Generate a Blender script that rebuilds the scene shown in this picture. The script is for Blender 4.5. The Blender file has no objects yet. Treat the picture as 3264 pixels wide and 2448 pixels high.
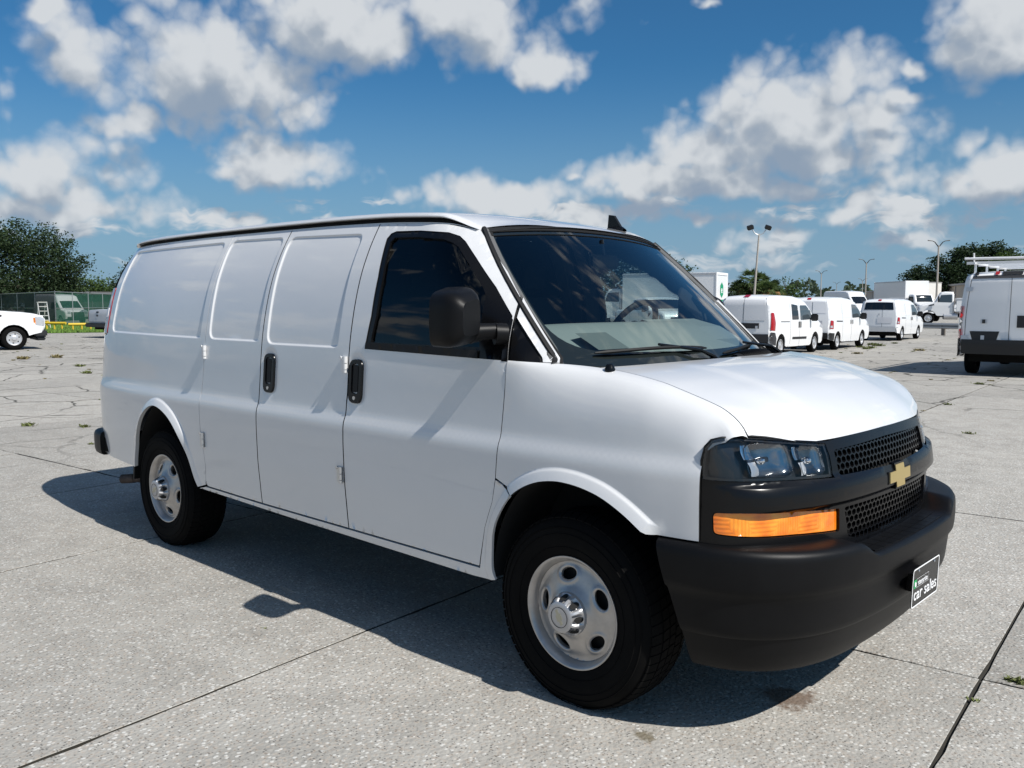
# Blender 4.5 scene: a white cargo van on a concrete lot
import bpy, bmesh, math, random
import numpy as np
from mathutils import Vector, Matrix
from mathutils.geometry import delaunay_2d_cdt
EXPOSURE = 0.25
SKY_STRENGTH = 0.05
CLOUD_GAIN = 8.0
SKY_TINT = (0.43, 1.04, 1.43)

scene = bpy.context.scene
C = scene.collection
random.seed(7)

# ------------------------------------------------------------------ camera
cam_data = bpy.data.cameras.new("camera")
cam = bpy.data.objects.new("camera", cam_data)
C.objects.link(cam)
cam_data.sensor_fit = 'HORIZONTAL'
cam_data.sensor_width = 36.0
cam_data.lens = 2780.28 / 3264 * 36.0
cam_data.clip_start = 0.05
cam_data.clip_end = 6000
_yaw, _pitch = math.radians(132.895), math.radians(5.141)
_f = Vector((math.cos(_yaw) * math.cos(_pitch), math.sin(_yaw) * math.cos(_pitch), -math.sin(_pitch)))
_r = Vector((math.sin(_yaw), -math.cos(_yaw), 0))
_u = _r.cross(_f)
CAM_POS = Vector((2.0898, -3.5583, 1.5713))
cam.matrix_world = Matrix(((_r.x, _u.x, -_f.x, CAM_POS.x), (_r.y, _u.y, -_f.y, CAM_POS.y),
                           (_r.z, _u.z, -_f.z, CAM_POS.z), (0, 0, 0, 1)))
scene.camera = cam

# ------------------------------------------------------------------ sun
SUN_TO = Vector((0.90, 0.030, 1.0)).normalized()
sun_data = bpy.data.lights.new("sun", 'SUN')
sun_data.energy = 5.0
sun_data.angle = math.radians(0.53)
sun_data.color = (1.0, 0.965, 0.91)
sun = bpy.data.objects.new("sun", sun_data)
C.objects.link(sun)
sun.rotation_euler = SUN_TO.to_track_quat('Z', 'Y').to_euler()

# ------------------------------------------------------------------ exposure
vs = scene.view_settings
vs.view_transform = 'Standard'
vs.look = 'None'
vs.exposure = EXPOSURE
vs.gamma = 1.0
vs.use_curve_mapping = False
scene.cycles.use_denoising = True
scene.cycles.max_bounces = 10
scene.cycles.transparent_max_bounces = 24
scene.cycles.caustics_reflective = False
scene.cycles.caustics_refractive = False
scene.cycles.sample_clamp_indirect = 6.0


# ------------------------------------------------------------------ node helper
class NT:
    def __init__(self, tree):
        self.t = tree
        self.n = tree.nodes
        self.l = tree.links

    def add(self, kind, inputs=None, **attr):
        nd = self.n.new(kind)
        for k, v in attr.items():
            setattr(nd, k, v)
        for k, v in (inputs or {}).items():
            self.put(nd.inputs[k], v)
        return nd

    def put(self, sock, v):
        if isinstance(v, bpy.types.NodeSocket):
            self.l.new(v, sock)
        elif isinstance(v, bpy.types.Node):
            self.l.new(v.outputs[0], sock)
        else:
            sock.default_value = v

    def math(self, op, a, b=None, c=None, clamp=False):
        nd = self.n.new('ShaderNodeMath')
        nd.operation = op
        nd.use_clamp = clamp
        for i, v in enumerate((a, b, c)):
            if v is not None:
                self.put(nd.inputs[i], v)
        return nd.outputs[0]

    def vmath(self, op, a, b=None, out=0):
        nd = self.n.new('ShaderNodeVectorMath')
        nd.operation = op
        self.put(nd.inputs[0], a)
        if b is not None:
            self.put(nd.inputs[1], b)
        return nd.outputs[out]

    def noise(self, vec, scale, detail=4.0, rough=0.55, lac=2.0, dist=0.0, dims='3D'):
        nd = self.n.new('ShaderNodeTexNoise')
        nd.noise_dimensions = dims
        if vec is not None:
            self.put(nd.inputs['Vector'], vec)
        nd.inputs['Scale'].default_value = scale
        nd.inputs['Detail'].default_value = detail
        nd.inputs['Roughness'].default_value = rough
        nd.inputs['Lacunarity'].default_value = lac
        nd.inputs['Distortion'].default_value = dist
        return nd.outputs[0]

    def ramp(self, fac, stops, interp='LINEAR'):
        nd = self.n.new('ShaderNodeValToRGB')
        nd.color_ramp.interpolation = interp
        e = nd.color_ramp.elements
        while len(e) < len(stops):
            e.new(0.5)
        for el, (p, c) in zip(e, stops):
            el.position = p
            el.color = c if len(c) == 4 else (*c, 1)
        self.put(nd.inputs[0], fac)
        return nd.outputs[0]

    def mix(self, fac, a, b, blend='MIX'):
        nd = self.n.new('ShaderNodeMix')
        nd.data_type = 'RGBA'
        nd.blend_type = blend
        self.put(nd.inputs[0], fac)
        for i, v in ((6, a), (7, b)):
            if isinstance(v, tuple) and len(v) == 3:
                v = (*v, 1)
            self.put(nd.inputs[i], v)
        return nd.outputs[2]

    def smooth(self, v, lo, hi, a=0.0, b=1.0):
        nd = self.n.new('ShaderNodeMapRange')
        nd.interpolation_type = 'SMOOTHSTEP'
        self.put(nd.inputs[0], v)
        nd.inputs[1].default_value = lo
        nd.inputs[2].default_value = hi
        nd.inputs[3].default_value = a
        nd.inputs[4].default_value = b
        return nd.outputs[0]


# ------------------------------------------------------------------ sky
def px_dir(u, v):
    """direction of a point of the sky, given in photo pixels (3264 x 2448)"""
    d = _r * ((u - 1632) / 2780.28) - _u * ((v - 1224) / 2780.28) + _f
    return d.normalized()


world = bpy.data.worlds.new("World")
scene.world = world
world.use_nodes = True
W = NT(world.node_tree)
W.n.clear()
w_out = W.add('ShaderNodeOutputWorld')
w_bg = W.add('ShaderNodeBackground')
W.l.new(w_bg.outputs[0], w_out.inputs[0])
w_bg.inputs['Strength'].default_value = SKY_STRENGTH
w_sky = W.add('ShaderNodeTexSky', sky_type='NISHITA', sun_disc=False,
              sun_elevation=math.asin(SUN_TO.z), sun_rotation=math.atan2(SUN_TO.x, SUN_TO.y),
              altitude=20.0, air_density=1.0, dust_density=0.6, ozone_density=2.0)

# cumulus banks: (photo x, photo y, half width, half height, weight), then the same kind of cloud everywhere else
BANKS = [(620, 250, 400, 210, 1.0), (430, 420, 230, 90, .7), (1080, 120, 330, 170, 1.0), (1480, 90, 330, 160, 1.0), (1780, 190, 160, 110, .85), (720, 400, 180, 90, .5),
         (180, 540, 260, 130, 1.0), (370, 650, 330, 90, .8), (60, 660, 260, 70, .7),
         (910, 520, 260, 110, 1.0), (1000, 570, 180, 60, .6), (1580, 640, 230, 90, 1.0),
         (2500, 400, 330, 200, 1.0), (2270, 470, 240, 120, .9), (2700, 500, 250, 120, .8), (2150, 580, 420, 90, 1.0), (2520, 590, 330, 70, .8), (2850, 330, 170, 70, .5), (1800, 590, 80, 50, .6),
         (3200, 120, 170, 170, 1.0), (2930, 230, 80, 60, .7), (3080, 620, 170, 90, .9), (3220, 560, 150, 100, .9),
         (2750, 690, 130, 70, .9), (2450, 760, 330, 50, .6), (2900, 800, 380, 45, .55), (2200, 700, 260, 60, .7), (200, 60, 90, 70, .6), (2300, 10, 100, 40, .5)]
grp = bpy.data.node_groups.new("cloud_density", 'ShaderNodeTree')
grp.interface.new_socket("Direction", in_out='INPUT', socket_type='NodeSocketVector')
grp.interface.new_socket("Density", in_out='OUTPUT', socket_type='NodeSocketFloat')
G = NT(grp)
gi = G.add('NodeGroupInput')
go = G.add('NodeGroupOutput')
gdir = gi.outputs[0]
sep = G.add('ShaderNodeSeparateXYZ', {0: gdir})
gaz = G.math('ARCTAN2', sep.outputs[1], sep.outputs[0])
gel = G.math('ARCSINE', sep.outputs[2])
# shear the coordinates with noise so that the outlines billow
nz = G.add('ShaderNodeTexNoise', {'Vector': gdir, 'Scale': 9.0, 'Detail': 4.0, 'Roughness': 0.6})
nsep = G.add('ShaderNodeSeparateXYZ', {0: nz.outputs['Color']})
waz = G.math('ADD', gaz, G.math('MULTIPLY', G.math('SUBTRACT', nsep.outputs[0], 0.5), 0.13))
wel = G.math('ADD', gel, G.math('MULTIPLY', G.math('SUBTRACT', nsep.outputs[1], 0.5), 0.09))
best = None
for (u, v, su, sv, wt) in BANKS:
    d = px_dir(u, v)
    az0, el0 = math.atan2(d.y, d.x), math.asin(d.z)
    sa = su / 2780.0 / max(.6, math.cos(el0))
    se = sv / 2780.0
    a = G.math('MULTIPLY', G.math('SUBTRACT', waz, az0), 1.0 / sa)
    e = G.math('MULTIPLY', G.math('SUBTRACT', wel, el0), 1.0 / se)
    e = G.math('MAXIMUM', e, G.math('MULTIPLY', e, -1.35))
    q = G.math('SUBTRACT', wt, G.math('SQRT', G.math('ADD', G.math('MULTIPLY', a, a), G.math('MULTIPLY', e, e))))
    best = q if best is None else G.math('SMOOTH_MAX', best, q, 0.15)
# the rest of the sky: flat layer of fair-weather cumulus, fading in outside the banks
pz = G.math('ADD', G.math('MAXIMUM', sep.outputs[2], 0.0), 0.12)
pl = G.add('ShaderNodeCombineXYZ', {0: G.math('DIVIDE', sep.outputs[0], pz), 1: G.math('DIVIDE', sep.outputs[1], pz), 2: 3.7})
gen = G.noise(pl, 1.35, 4.0, 0.6)
dc = px_dir(1632, 700)
away = G.smooth(G.vmath('DOT_PRODUCT', gdir, (dc.x, dc.y, dc.z), out=1), 0.70, 0.84, 1.0, 0.0)
gen = G.math('SUBTRACT', G.math('MULTIPLY', G.math("SUBTRACT", gen, 0.535), 4.0), G.math('MULTIPLY', G.math('SUBTRACT', 1.0, away), 3.0))
# low rows of small clouds seen edge-on near the horizon
lowv = G.add('ShaderNodeCombineXYZ', {0: G.math('MULTIPLY', waz, 9.0), 1: G.math('MULTIPLY', wel, 34.0), 2: 1.3})
lown = G.math('MULTIPLY', G.math('SUBTRACT', G.noise(lowv, 1.0, 4.0, 0.55), 0.515), 3.6)
lowm = G.math('SUBTRACT', lown, G.math('ADD', G.smooth(gel, 0.10, 0.17, 0.0, 2.0), G.smooth(gel, 0.0, 0.02, 0.6, 0.0)))
allc = G.math('SMOOTH_MAX', G.math('MAXIMUM', best, gen), lowm, 0.2)
fine = G.noise(gdir, 15.0, 6.0, 0.55)
# billows: rounded heads of two sizes
wv = G.vmath('ADD', gdir, G.vmath('MULTIPLY', nz.outputs['Color'], (0.07, 0.07, 0.07)))
b1 = G.add('ShaderNodeTexVoronoi', {'Vector': wv, 'Scale': 17.0}, feature='F1').outputs['Distance']
b2 = G.add('ShaderNodeTexVoronoi', {'Vector': wv, 'Scale': 44.0}, feature='F1').outputs['Distance']
allc = G.math('ADD', allc, G.math('MULTIPLY', G.math('SUBTRACT', fine, 0.5), 0.9))
allc = G.math('ADD', allc, G.math('MULTIPLY', G.math('SUBTRACT', 0.47, b1), 0.75))
allc = G.math('ADD', allc, G.math('MULTIPLY', G.math('SUBTRACT', 0.47, b2), 0.40))
G.put(go.inputs[0], allc)

tc = W.add('ShaderNodeTexCoord')
wdir = W.vmath('NORMALIZE', tc.outputs['Generated'])


def cloud(vec):
    nd = W.n.new('ShaderNodeGroup')
    nd.node_tree = grp
    W.put(nd.inputs[0], vec)
    return nd.outputs[0]


den = cloud(wdir)
lit = cloud(W.vmath('NORMALIZE', W.vmath('ADD', wdir, (0.018, 0.0, 0.034))))
cover = W.smooth(den, -0.17, 0.48)
relief = W.math('MULTIPLY', W.math('SUBTRACT', lit, den), 0.55)
shade = W.smooth(W.math('ADD', W.math('MULTIPLY', lit, 0.75), relief), -0.22, 0.92, 1.0, 0.0)
# cloud radiance in the same units as the sky texture
ccol = W.ramp(shade, [(0.0, (0.58, 0.73, 0.94)), (0.45, (0.82, 0.93, 1.07)), (1.0, (1.40, 1.46, 1.52))])
ccol = W.vmath('MULTIPLY', ccol, (CLOUD_GAIN,) * 3)
wsep = W.add('ShaderNodeSeparateXYZ', {0: wdir})
skyc = W.mix(1.0, w_sky.outputs[0], SKY_TINT, 'MULTIPLY')
haze = W.smooth(wsep.outputs[2], -0.02, 0.27, 0.95, 0.0)
skyc = W.mix(haze, skyc, tuple(CLOUD_GAIN * k for k in (0.52, 0.80, 1.08)))
cfade = W.math('MULTIPLY', cover, W.smooth(wsep.outputs[2], -0.02, 0.10, 0.35, 0.97))
W.put(w_bg.inputs['Color'], W.mix(cfade, skyc, ccol))
world.cycles.sampling_method = 'MANUAL'
world.cycles.sample_map_resolution = 256


# ------------------------------------------------------------------ materials
MATS = {}


def pmat(name, color, rough=0.5, metal=0.0, coat=0.0, coat_rough=0.03, spec=0.5, emit=None, trans=0.0, bump=None, vary=None, ior=1.5):
    """principled material; bump=(scale, strength, distance), vary=(scale, amount)"""
    if name in MATS:
        return MATS[name]
    m = bpy.data.materials.new(name)
    m.use_nodes = True
    N = NT(m.node_tree)
    b = N.n['Principled BSDF']
    b.inputs['Base Color'].default_value = (*color, 1)
    b.inputs['Roughness'].default_value = rough
    b.inputs['Metallic'].default_value = metal
    b.inputs['Coat Weight'].default_value = coat
    b.inputs['Coat Roughness'].default_value = coat_rough
    b.inputs['Specular IOR Level'].default_value = spec
    b.inputs['Transmission Weight'].default_value = trans
    b.inputs['IOR'].default_value = ior
    if emit:
        b.inputs['Emission Color'].default_value = (*emit[0], 1)
        b.inputs['Emission Strength'].default_value = emit[1]
    if bump or vary:
        tcn = N.add('ShaderNodeTexCoord')
        if vary:
            f = N.noise(tcn.outputs['Object'], vary[0], 6.0, 0.6)
            k = vary[1]
            N.put(b.inputs['Base Color'], N.ramp(f, [(0.25, tuple(c * (1 - k) for c in color)), (0.75, tuple(min(1, c * (1 + k)) for c in color))]))
        if bump:
            f = N.noise(tcn.outputs['Object'], bump[0], 3.0, 0.6)
            bn = N.add('ShaderNodeBump', {'Height': f, 'Strength': bump[1], 'Distance': bump[2]})
            N.put(b.inputs['Normal'], bn)
    MATS[name] = m
    return m


def glass_mat(name, tint, rough=0.0, refl=1.0):
    """thin tinted pane: mirror by fresnel over a coloured transparency"""
    m = bpy.data.materials.new(name)
    m.use_nodes = True
    N = NT(m.node_tree)
    N.n.clear()
    out = N.add('ShaderNodeOutputMaterial')
    tr = N.add('ShaderNodeBsdfTransparent', {'Color': (*tint, 1)})
    gl = N.add('ShaderNodeBsdfGlossy', {'Color': (1, 1, 1, 1), 'Roughness': rough})
    fr = N.add('ShaderNodeFresnel', {'IOR': 1.52})
    fac = N.math('MULTIPLY', fr, refl, clamp=True)
    mx = N.add('ShaderNodeMixShader', {0: fac, 1: tr.outputs[0], 2: gl.outputs[0]})
    N.put(out.inputs[0], mx)
    MATS[name] = m
    return m


# ------------------------------------------------------------------ meshes and things
def mesh_data(name, verts, faces, mat=None, smooth=True, sharp=None):
    me = bpy.data.meshes.new(name)
    v = verts.tolist() if isinstance(verts, np.ndarray) else [tuple(p) for p in verts]
    me.from_pydata(v, [], [tuple(int(i) for i in f) for f in faces])
    for m in (mat if isinstance(mat, (list, tuple)) else [mat]):
        if m is not None:
            me.materials.append(m)
    if smooth:
        me.polygons.foreach_set('use_smooth', [True] * len(me.polygons))
        if sharp is not None:
            me.set_sharp_from_angle(angle=math.radians(sharp))
    me.update()
    return me


def obj(name, me, parent=None, loc=None, rot=None, label=None, cat=None, group=None, kind=None):
    o = bpy.data.objects.new(name, me)
    C.objects.link(o)
    if parent is not None:
        o.parent = parent
    if loc is not None:
        o.location = loc
    if rot is not None:
        o.rotation_euler = rot
    if label:
        o['label'] = label
    if cat:
        o['category'] = cat
    if group:
        o['group'] = group
    if kind:
        o['kind'] = kind
    return o


def part(name, verts, faces, mat, parent=None, smooth=True, sharp=35, **kw):
    return obj(name, mesh_data(name, verts, faces, mat, smooth, sharp), parent, **kw)


def thing(name, label, cat, loc=(0, 0, 0), rotz=0.0, group=None):
    o = bpy.data.objects.new(name, None)
    C.objects.link(o)
    o.empty_display_size = 0.2
    o.location = loc
    o.rotation_euler = (0, 0, rotz)
    o['label'] = label
    o['category'] = cat
    if group:
        o['group'] = group
    return o


class MB:
    """collects simple shapes into one mesh"""

    def __init__(self):
        self.v = []
        self.f = []

    def add(self, verts, faces):
        n = len(self.v)
        self.v += [tuple(p) for p in verts]
        self.f += [tuple(i + n for i in f) for f in faces]
        return self

    def box(self, x0, x1, y0, y1, z0, z1, bev=0.0):
        if bev <= 0:
            v = [(x, y, z) for x in (x0, x1) for y in (y0, y1) for z in (z0, z1)]
            f = [(0, 1, 3, 2), (4, 6, 7, 5), (0, 4, 5, 1), (2, 3, 7, 6), (0, 2, 6, 4), (1, 5, 7, 3)]
            return self.add(v, f)
        bm = bmesh.new()
        bmesh.ops.create_cube(bm, size=1)
        for q in bm.verts:
            q.co = Vector((x0 + (q.co.x + .5) * (x1 - x0), y0 + (q.co.y + .5) * (y1 - y0), z0 + (q.co.z + .5) * (z1 - z0)))
        bmesh.ops.bevel(bm, geom=list(bm.edges), offset=bev, segments=2, affect='EDGES')
        return self.bm(bm)

    def bm(self, bm):
        bm.verts.index_update()
        self.add([q.co[:] for q in bm.verts], [[q.index for q in f.verts] for f in bm.faces])
        bm.free()
        return self

    def prism(self, pts, axis, a0, a1):
        """polygon extruded along axis; pts are the two other coordinates in xyz order"""
        n = len(pts)
        mk = {'x': lambda p, a: (a, p[0], p[1]), 'y': lambda p, a: (p[0], a, p[1]), 'z': lambda p, a: (p[0], p[1], a)}[axis]
        v = [mk(p, a0) for p in pts] + [mk(p, a1) for p in pts]
        ar = sum(pts[i][0] * pts[(i + 1) % n][1] - pts[(i + 1) % n][0] * pts[i][1] for i in range(n))
        flip = (ar > 0) ^ (axis == 'y') ^ (a1 < a0)
        f = [tuple(range(n)), tuple(range(2 * n - 1, n - 1, -1))]
        f += [(i, i + n, (i + 1) % n + n, (i + 1) % n) for i in range(n)]
        if flip:
            f = [tuple(reversed(q)) for q in f]
            f = [tuple(reversed(q)) for q in f] if False else f
        return self.add(v, f)

    def tube(self, path, rad, n=8, cap=True):
        """round bar along a polyline; rad a number or one per point"""
        P = [Vector(p) for p in path]
        rad = rad if hasattr(rad, '__len__') else [rad] * len(P)
        rings = []
        up = None
        for i, p in enumerate(P):
            t = (P[min(i + 1, len(P) - 1)] - P[max(i - 1, 0)]).normalized()
            if up is None:
                up = Vector((0, 0, 1)) if abs(t.z) < .9 else Vector((1, 0, 0))
            a = t.cross(up).normalized()
            up = a.cross(t).normalized()
            rings.append([p + (a * math.cos(k * 2 * math.pi / n) + up * math.sin(k * 2 * math.pi / n)) * rad[i] for k in range(n)])
        v = [q for r in rings for q in r]
        f = [(i * n + k, i * n + (k + 1) % n, (i + 1) * n + (k + 1) % n, (i + 1) * n + k) for i in range(len(P) - 1) for k in range(n)]
        if cap:
            f += [tuple(reversed(range(n))), tuple(range((len(P) - 1) * n, len(P) * n))]
        return self.add(v, f)

    def lathe(self, prof, axis='z', n=32, center=(0, 0, 0), cap=False):
        """prof = [(radius, height)] turned round an axis"""
        v = []
        for r, h in prof:
            for k in range(n):
                a = 2 * math.pi * k / n
                c, s = r * math.cos(a), r * math.sin(a)
                p = {'z': (c, s, h), 'y': (s, h, c), 'x': (h, c, s)}[axis]
                v.append((p[0] + center[0], p[1] + center[1], p[2] + center[2]))
        m = len(prof)
        f = [(i * n + k, i * n + (k + 1) % n, (i + 1) * n + (k + 1) % n, (i + 1) * n + k) for i in range(m - 1) for k in range(n)]
        if cap:
            f += [tuple(reversed(range(n))), tuple(range((m - 1) * n, m * n))]
        return self.add(v, f)

    def grid(self, rows, closed=False):
        """rows of points, all of one length"""
        m = len(rows[0])
        v = [p for r in rows for p in r]
        f = [(i * m + k, i * m + (k + 1) % m, (i + 1) * m + (k + 1) % m, (i + 1) * m + k) for i in range(len(rows) - 1) for k in range(m if closed else m - 1)]
        return self.add(v, f)

    def build(self, name, mat, parent=None, smooth=True, sharp=35, fix=True, **kw):
        me = mesh_data(name, self.v, self.f, mat, smooth, None)
        if fix:
            bm = bmesh.new()
            bm.from_mesh(me)
            bmesh.ops.recalc_face_normals(bm, faces=bm.faces)
            bm.to_mesh(me)
            bm.free()
        if smooth and sharp is not None:
            me.set_sharp_from_angle(angle=math.radians(sharp))
        return obj(name, me, parent, **kw)


def copy_tree(o, parent=None):
    c = o.copy()
    C.objects.link(c)
    if parent is not None:
        c.parent = parent
        c.matrix_parent_inverse = o.matrix_parent_inverse.copy()
    for ch in list(o.children):
        copy_tree(ch, c)
    return c


# ------------------------------------------------------------------ plane geometry
def in_poly(P, poly):
    x, y = P[:, 0], P[:, 1]
    r = np.zeros(len(P), bool)
    n = len(poly)
    for i in range(n):
        x0, y0 = poly[i]
        x1, y1 = poly[(i + 1) % n]
        if y0 == y1:
            continue
        c = ((y0 > y) != (y1 > y)) & (x < (x1 - x0) * (y - y0) / (y1 - y0) + x0)
        r ^= c
    return r


def seg_dist(P, poly, closed=True):
    P = np.atleast_2d(np.asarray(P, float))
    poly = np.asarray(poly, float)
    d = np.full(len(P), 1e9)
    n = len(poly)
    for i in range(n if closed else n - 1):
        a, b = poly[i], poly[(i + 1) % n]
        ab = b - a
        L = ab @ ab
        t = np.clip(((P - a) @ ab) / L, 0, 1) if L > 0 else np.zeros(len(P))
        d = np.minimum(d, np.hypot(*(P - a - t[:, None] * ab).T))
    return d


def resample(poly, step, closed=True):
    poly = [np.array(p, float) for p in poly]
    out = []
    n = len(poly)
    for i in range(n if closed else n - 1):
        a, b = poly[i], poly[(i + 1) % n]
        k = max(1, int(math.ceil(np.linalg.norm(b - a) / step)))
        out += [a + (b - a) * j / k for j in range(k)]
    if not closed:
        out.append(poly[-1])
    return np.array(out)


def rounded(poly, radii, seg=5):
    """polygon with rounded corners"""
    n = len(poly)
    if not hasattr(radii, '__len__'):
        radii = [radii] * n
    out = []
    for i in range(n):
        p, a, b = (np.array(poly[j % n], float) for j in (i, i - 1, i + 1))
        r = radii[i]
        if r <= 0:
            out.append(p)
            continue
        u, w = a - p, b - p
        lu, lw = np.linalg.norm(u), np.linalg.norm(w)
        ang = math.acos(np.clip(u @ w / lu / lw, -1, 1))
        t = min(r / math.tan(ang / 2), lu * .49, lw * .49)
        s, e = p + u / lu * t, p + w / lw * t
        for k in range(seg + 1):
            q = k / seg
            out.append((1 - q) ** 2 * s + 2 * q * (1 - q) * p + q * q * e)
    return np.array(out)


def inset(poly, d):
    """shift a polygon's edges inwards by d (outwards if negative)"""
    P = np.asarray(poly, float)
    n = len(P)
    ar = np.sum(P[:, 0] * np.roll(P[:, 1], -1) - np.roll(P[:, 0], -1) * P[:, 1])
    s = 1 if ar > 0 else -1
    e = np.roll(P, -1, 0) - P
    L = np.maximum(np.linalg.norm(e, axis=1, keepdims=True), 1e-9)
    nrm = np.stack([-e[:, 1], e[:, 0]], 1) / L * s
    m = nrm + np.roll(nrm, 1, 0)
    m /= np.maximum(np.linalg.norm(m, axis=1, keepdims=True), 1e-6)
    c = np.clip((m * nrm).sum(1, keepdims=True), .5, 1)
    return P + m * d / c


def panel(name, surf, outline, mat, parent, holes=(), extra=(), step=.035, bstep=.02, edge=.016, mirror=False, flip=False, edge_mat=None, gridlines=None, **kw):
    """sheet-metal panel: a 2-D outline filled with a fine mesh, laid on a curved surface, its edges turned inwards"""
    ol = resample(outline, bstep)
    hs = [resample(h, bstep) for h in holes]
    x0, y0 = ol.min(0)
    x1, y1 = ol.max(0)
    gx = np.arange(x0, x1, step)
    gy = np.arange(y0, y1, step) if gridlines is None else np.array([g for g in gridlines if y0 < g < y1])
    gp = np.array([(a + (step * .5 if j % 2 else 0), b) for j, b in enumerate(gy) for a in gx])
    ex = np.concatenate([np.asarray(e, float) for e in extra]) if len(extra) else np.zeros((0, 2))
    if len(ex):
        d = np.full(len(gp), 1e9)
        for i in range(0, len(ex), 1):
            d = np.minimum(d, np.hypot(gp[:, 0] - ex[i, 0], gp[:, 1] - ex[i, 1]))
        gp = gp[d > step * .38]
    pts = np.concatenate([gp, ex])
    keep = in_poly(pts, ol) & (seg_dist(pts, ol) > bstep * .42)
    for h in hs:
        keep &= ~in_poly(pts, h) & (seg_dist(pts, h) > bstep * .42)
    pts = pts[keep]
    loops = [ol] + hs
    allp = np.concatenate(loops + [pts])
    edges = []
    base = 0
    idx = []
    for L in loops:
        n = len(L)
        edges += [(base + i, base + (i + 1) % n) for i in range(n)]
        base += n
    r = delaunay_2d_cdt([Vector(p) for p in allp.tolist()], edges, [], 0, 1e-6)
    V = np.array([p[:] for p in r[0]])
    F = np.array([f for f in r[2] if len(f) == 3])
    cen = V[F].mean(1)
    ok = in_poly(cen, ol)
    for h in hs:
        ok &= ~in_poly(cen, h)
    F = F[ok]
    P3 = surf(V[:, 0], V[:, 1])
    # normals by finite difference
    e = 2e-3
    nn = np.cross(surf(V[:, 0] + e, V[:, 1]) - surf(V[:, 0] - e, V[:, 1]), surf(V[:, 0], V[:, 1] + e) - surf(V[:, 0], V[:, 1] - e))
    nn /= np.maximum(np.linalg.norm(nn, axis=1, keepdims=True), 1e-12)
    if flip:
        nn = -nn
    # make face winding agree with the normal
    fn = np.cross(P3[F[:, 1]] - P3[F[:, 0]], P3[F[:, 2]] - P3[F[:, 0]])
    bad = (fn * nn[F].mean(1)).sum(1) < 0
    F[bad] = F[bad][:, ::-1]
    # boundary edges get a turned-in flange
    cnt = {}
    for a, b, c in F:
        for p, q in ((a, b), (b, c), (c, a)):
            cnt[(p, q)] = 1
    bd = [(p, q) for (p, q) in cnt if (q, p) not in cnt]
    bv = sorted({i for pq in bd for i in pq})
    m = {i: k + len(V) for k, i in enumerate(bv)}
    m2 = {i: k + len(V) + len(bv) for k, i in enumerate(bv)}
    inner = P3[bv] - nn[bv] * edge
    P3 = np.concatenate([P3, P3[bv], inner])
    quads = [(q, p, m2[p], m2[q]) for p, q in bd]
    quads = [(m[a], m[b], c, d) for a, b, c, d in quads]
    faces = [tuple(f) for f in F] + quads
    if mirror:
        P3 = P3 * np.array([1, -1, 1])
        faces = [tuple(reversed(f)) for f in faces]
    me = mesh_data(name, P3, faces, mat if edge_mat is None else [mat, edge_mat], True, None)
    if edge_mat is not None:
        me.polygons.foreach_set('material_index', [0] * len(F) + [1] * len(quads))
    return obj(name, me, parent, **kw)


def text_part(name, body, size, mat, parent, mw, depth=.0008, align='CENTER', bold=False, spacing=1.0):
    cu = bpy.data.curves.new(name, 'FONT')
    cu.body = body
    cu.size = size
    cu.extrude = depth
    cu.align_x = align
    cu.align_y = 'CENTER'
    cu.space_character = spacing
    if bold:
        cu.offset = size * .018
    tmp = bpy.data.objects.new(name, cu)
    C.objects.link(tmp)
    bpy.context.view_layer.update()
    dg = bpy.context.evaluated_depsgraph_get()
    me = bpy.data.meshes.new_from_object(tmp.evaluated_get(dg))
    bpy.data.objects.remove(tmp)
    bpy.data.curves.remove(cu)
    me.materials.clear()
    me.materials.append(mat)
    me.transform(mw)
    me.name = name
    return obj(name, me, parent, kind='stuff')


def frame(o, x, y, z):
    """matrix with the given origin and axes"""
    x, y, z = (Vector(q).normalized() for q in (x, y, z))
    return Matrix(((x.x, y.x, z.x, o[0]), (x.y, y.y, z.y, o[1]), (x.z, y.z, z.z, o[2]), (0, 0, 0, 1)))
def lerp_tab(tab):
    xs=np.array([t[0] for t in tab],float); ys=np.array([t[1] for t in tab],float)
    # monotone-ish cubic (pchip)
    h=np.diff(xs); d=np.diff(ys)/h; m=np.zeros_like(xs)
    m[0]=d[0]; m[-1]=d[-1]
    for i in range(1,len(xs)-1):
        if d[i-1]*d[i]>0:
            w1=2*h[i]+h[i-1]; w2=h[i]+2*h[i-1]; m[i]=(w1+w2)/(w1/d[i-1]+w2/d[i])
    def f(x):
        x=np.asarray(x,float); xc=np.clip(x,xs[0],xs[-1])
        i=np.clip(np.searchsorted(xs,xc)-1,0,len(xs)-2); t=(xc-xs[i])/h[i]
        r=(1+2*t)*(1-t)**2*ys[i]+t*(1-t)**2*h[i]*m[i]+t*t*(3-2*t)*ys[i+1]+t*t*(t-1)*h[i]*m[i+1]
        return r+np.where(x<xs[0],(x-xs[0])*m[0],0)+np.where(x>xs[-1],(x-xs[-1])*m[-1],0)
    return f
PROF=lerp_tab([(.30,.93),(.38,.955),(.43,.968),(.465,.975),(.58,.986),(.717,.997),(.814,1.0),(.90,1.002),(.965,1.001),(.99,.9985),(1.005,.9945),(1.03,.9850),(1.045,.9812),(1.08,.9775),(1.167,.970),(1.235,.965),(1.385,.950),(1.53,.925),(1.708,.879),(1.844,.824),(1.93,.779),(1.99,.743),(2.05,.70)])
# plan offsets: how far the side draws in towards nose and tail
FRONT=lerp_tab([(-.6,0),(-.2,.002),(.1,.008),(.3,.018),(.45,.034),(.54,.048),(.60,.070),(.64,.100),(.67,.150),(.69,.22)])
REAR=lerp_tab([(-4.70,.30),(-4.69,.24),(-4.67,.185),(-4.63,.135),(-4.57,.098),(-4.49,.068),(-4.36,.044),(-4.15,.024),(-3.8,.007),(-3.5,.001),(-3.3,0)])
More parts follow.
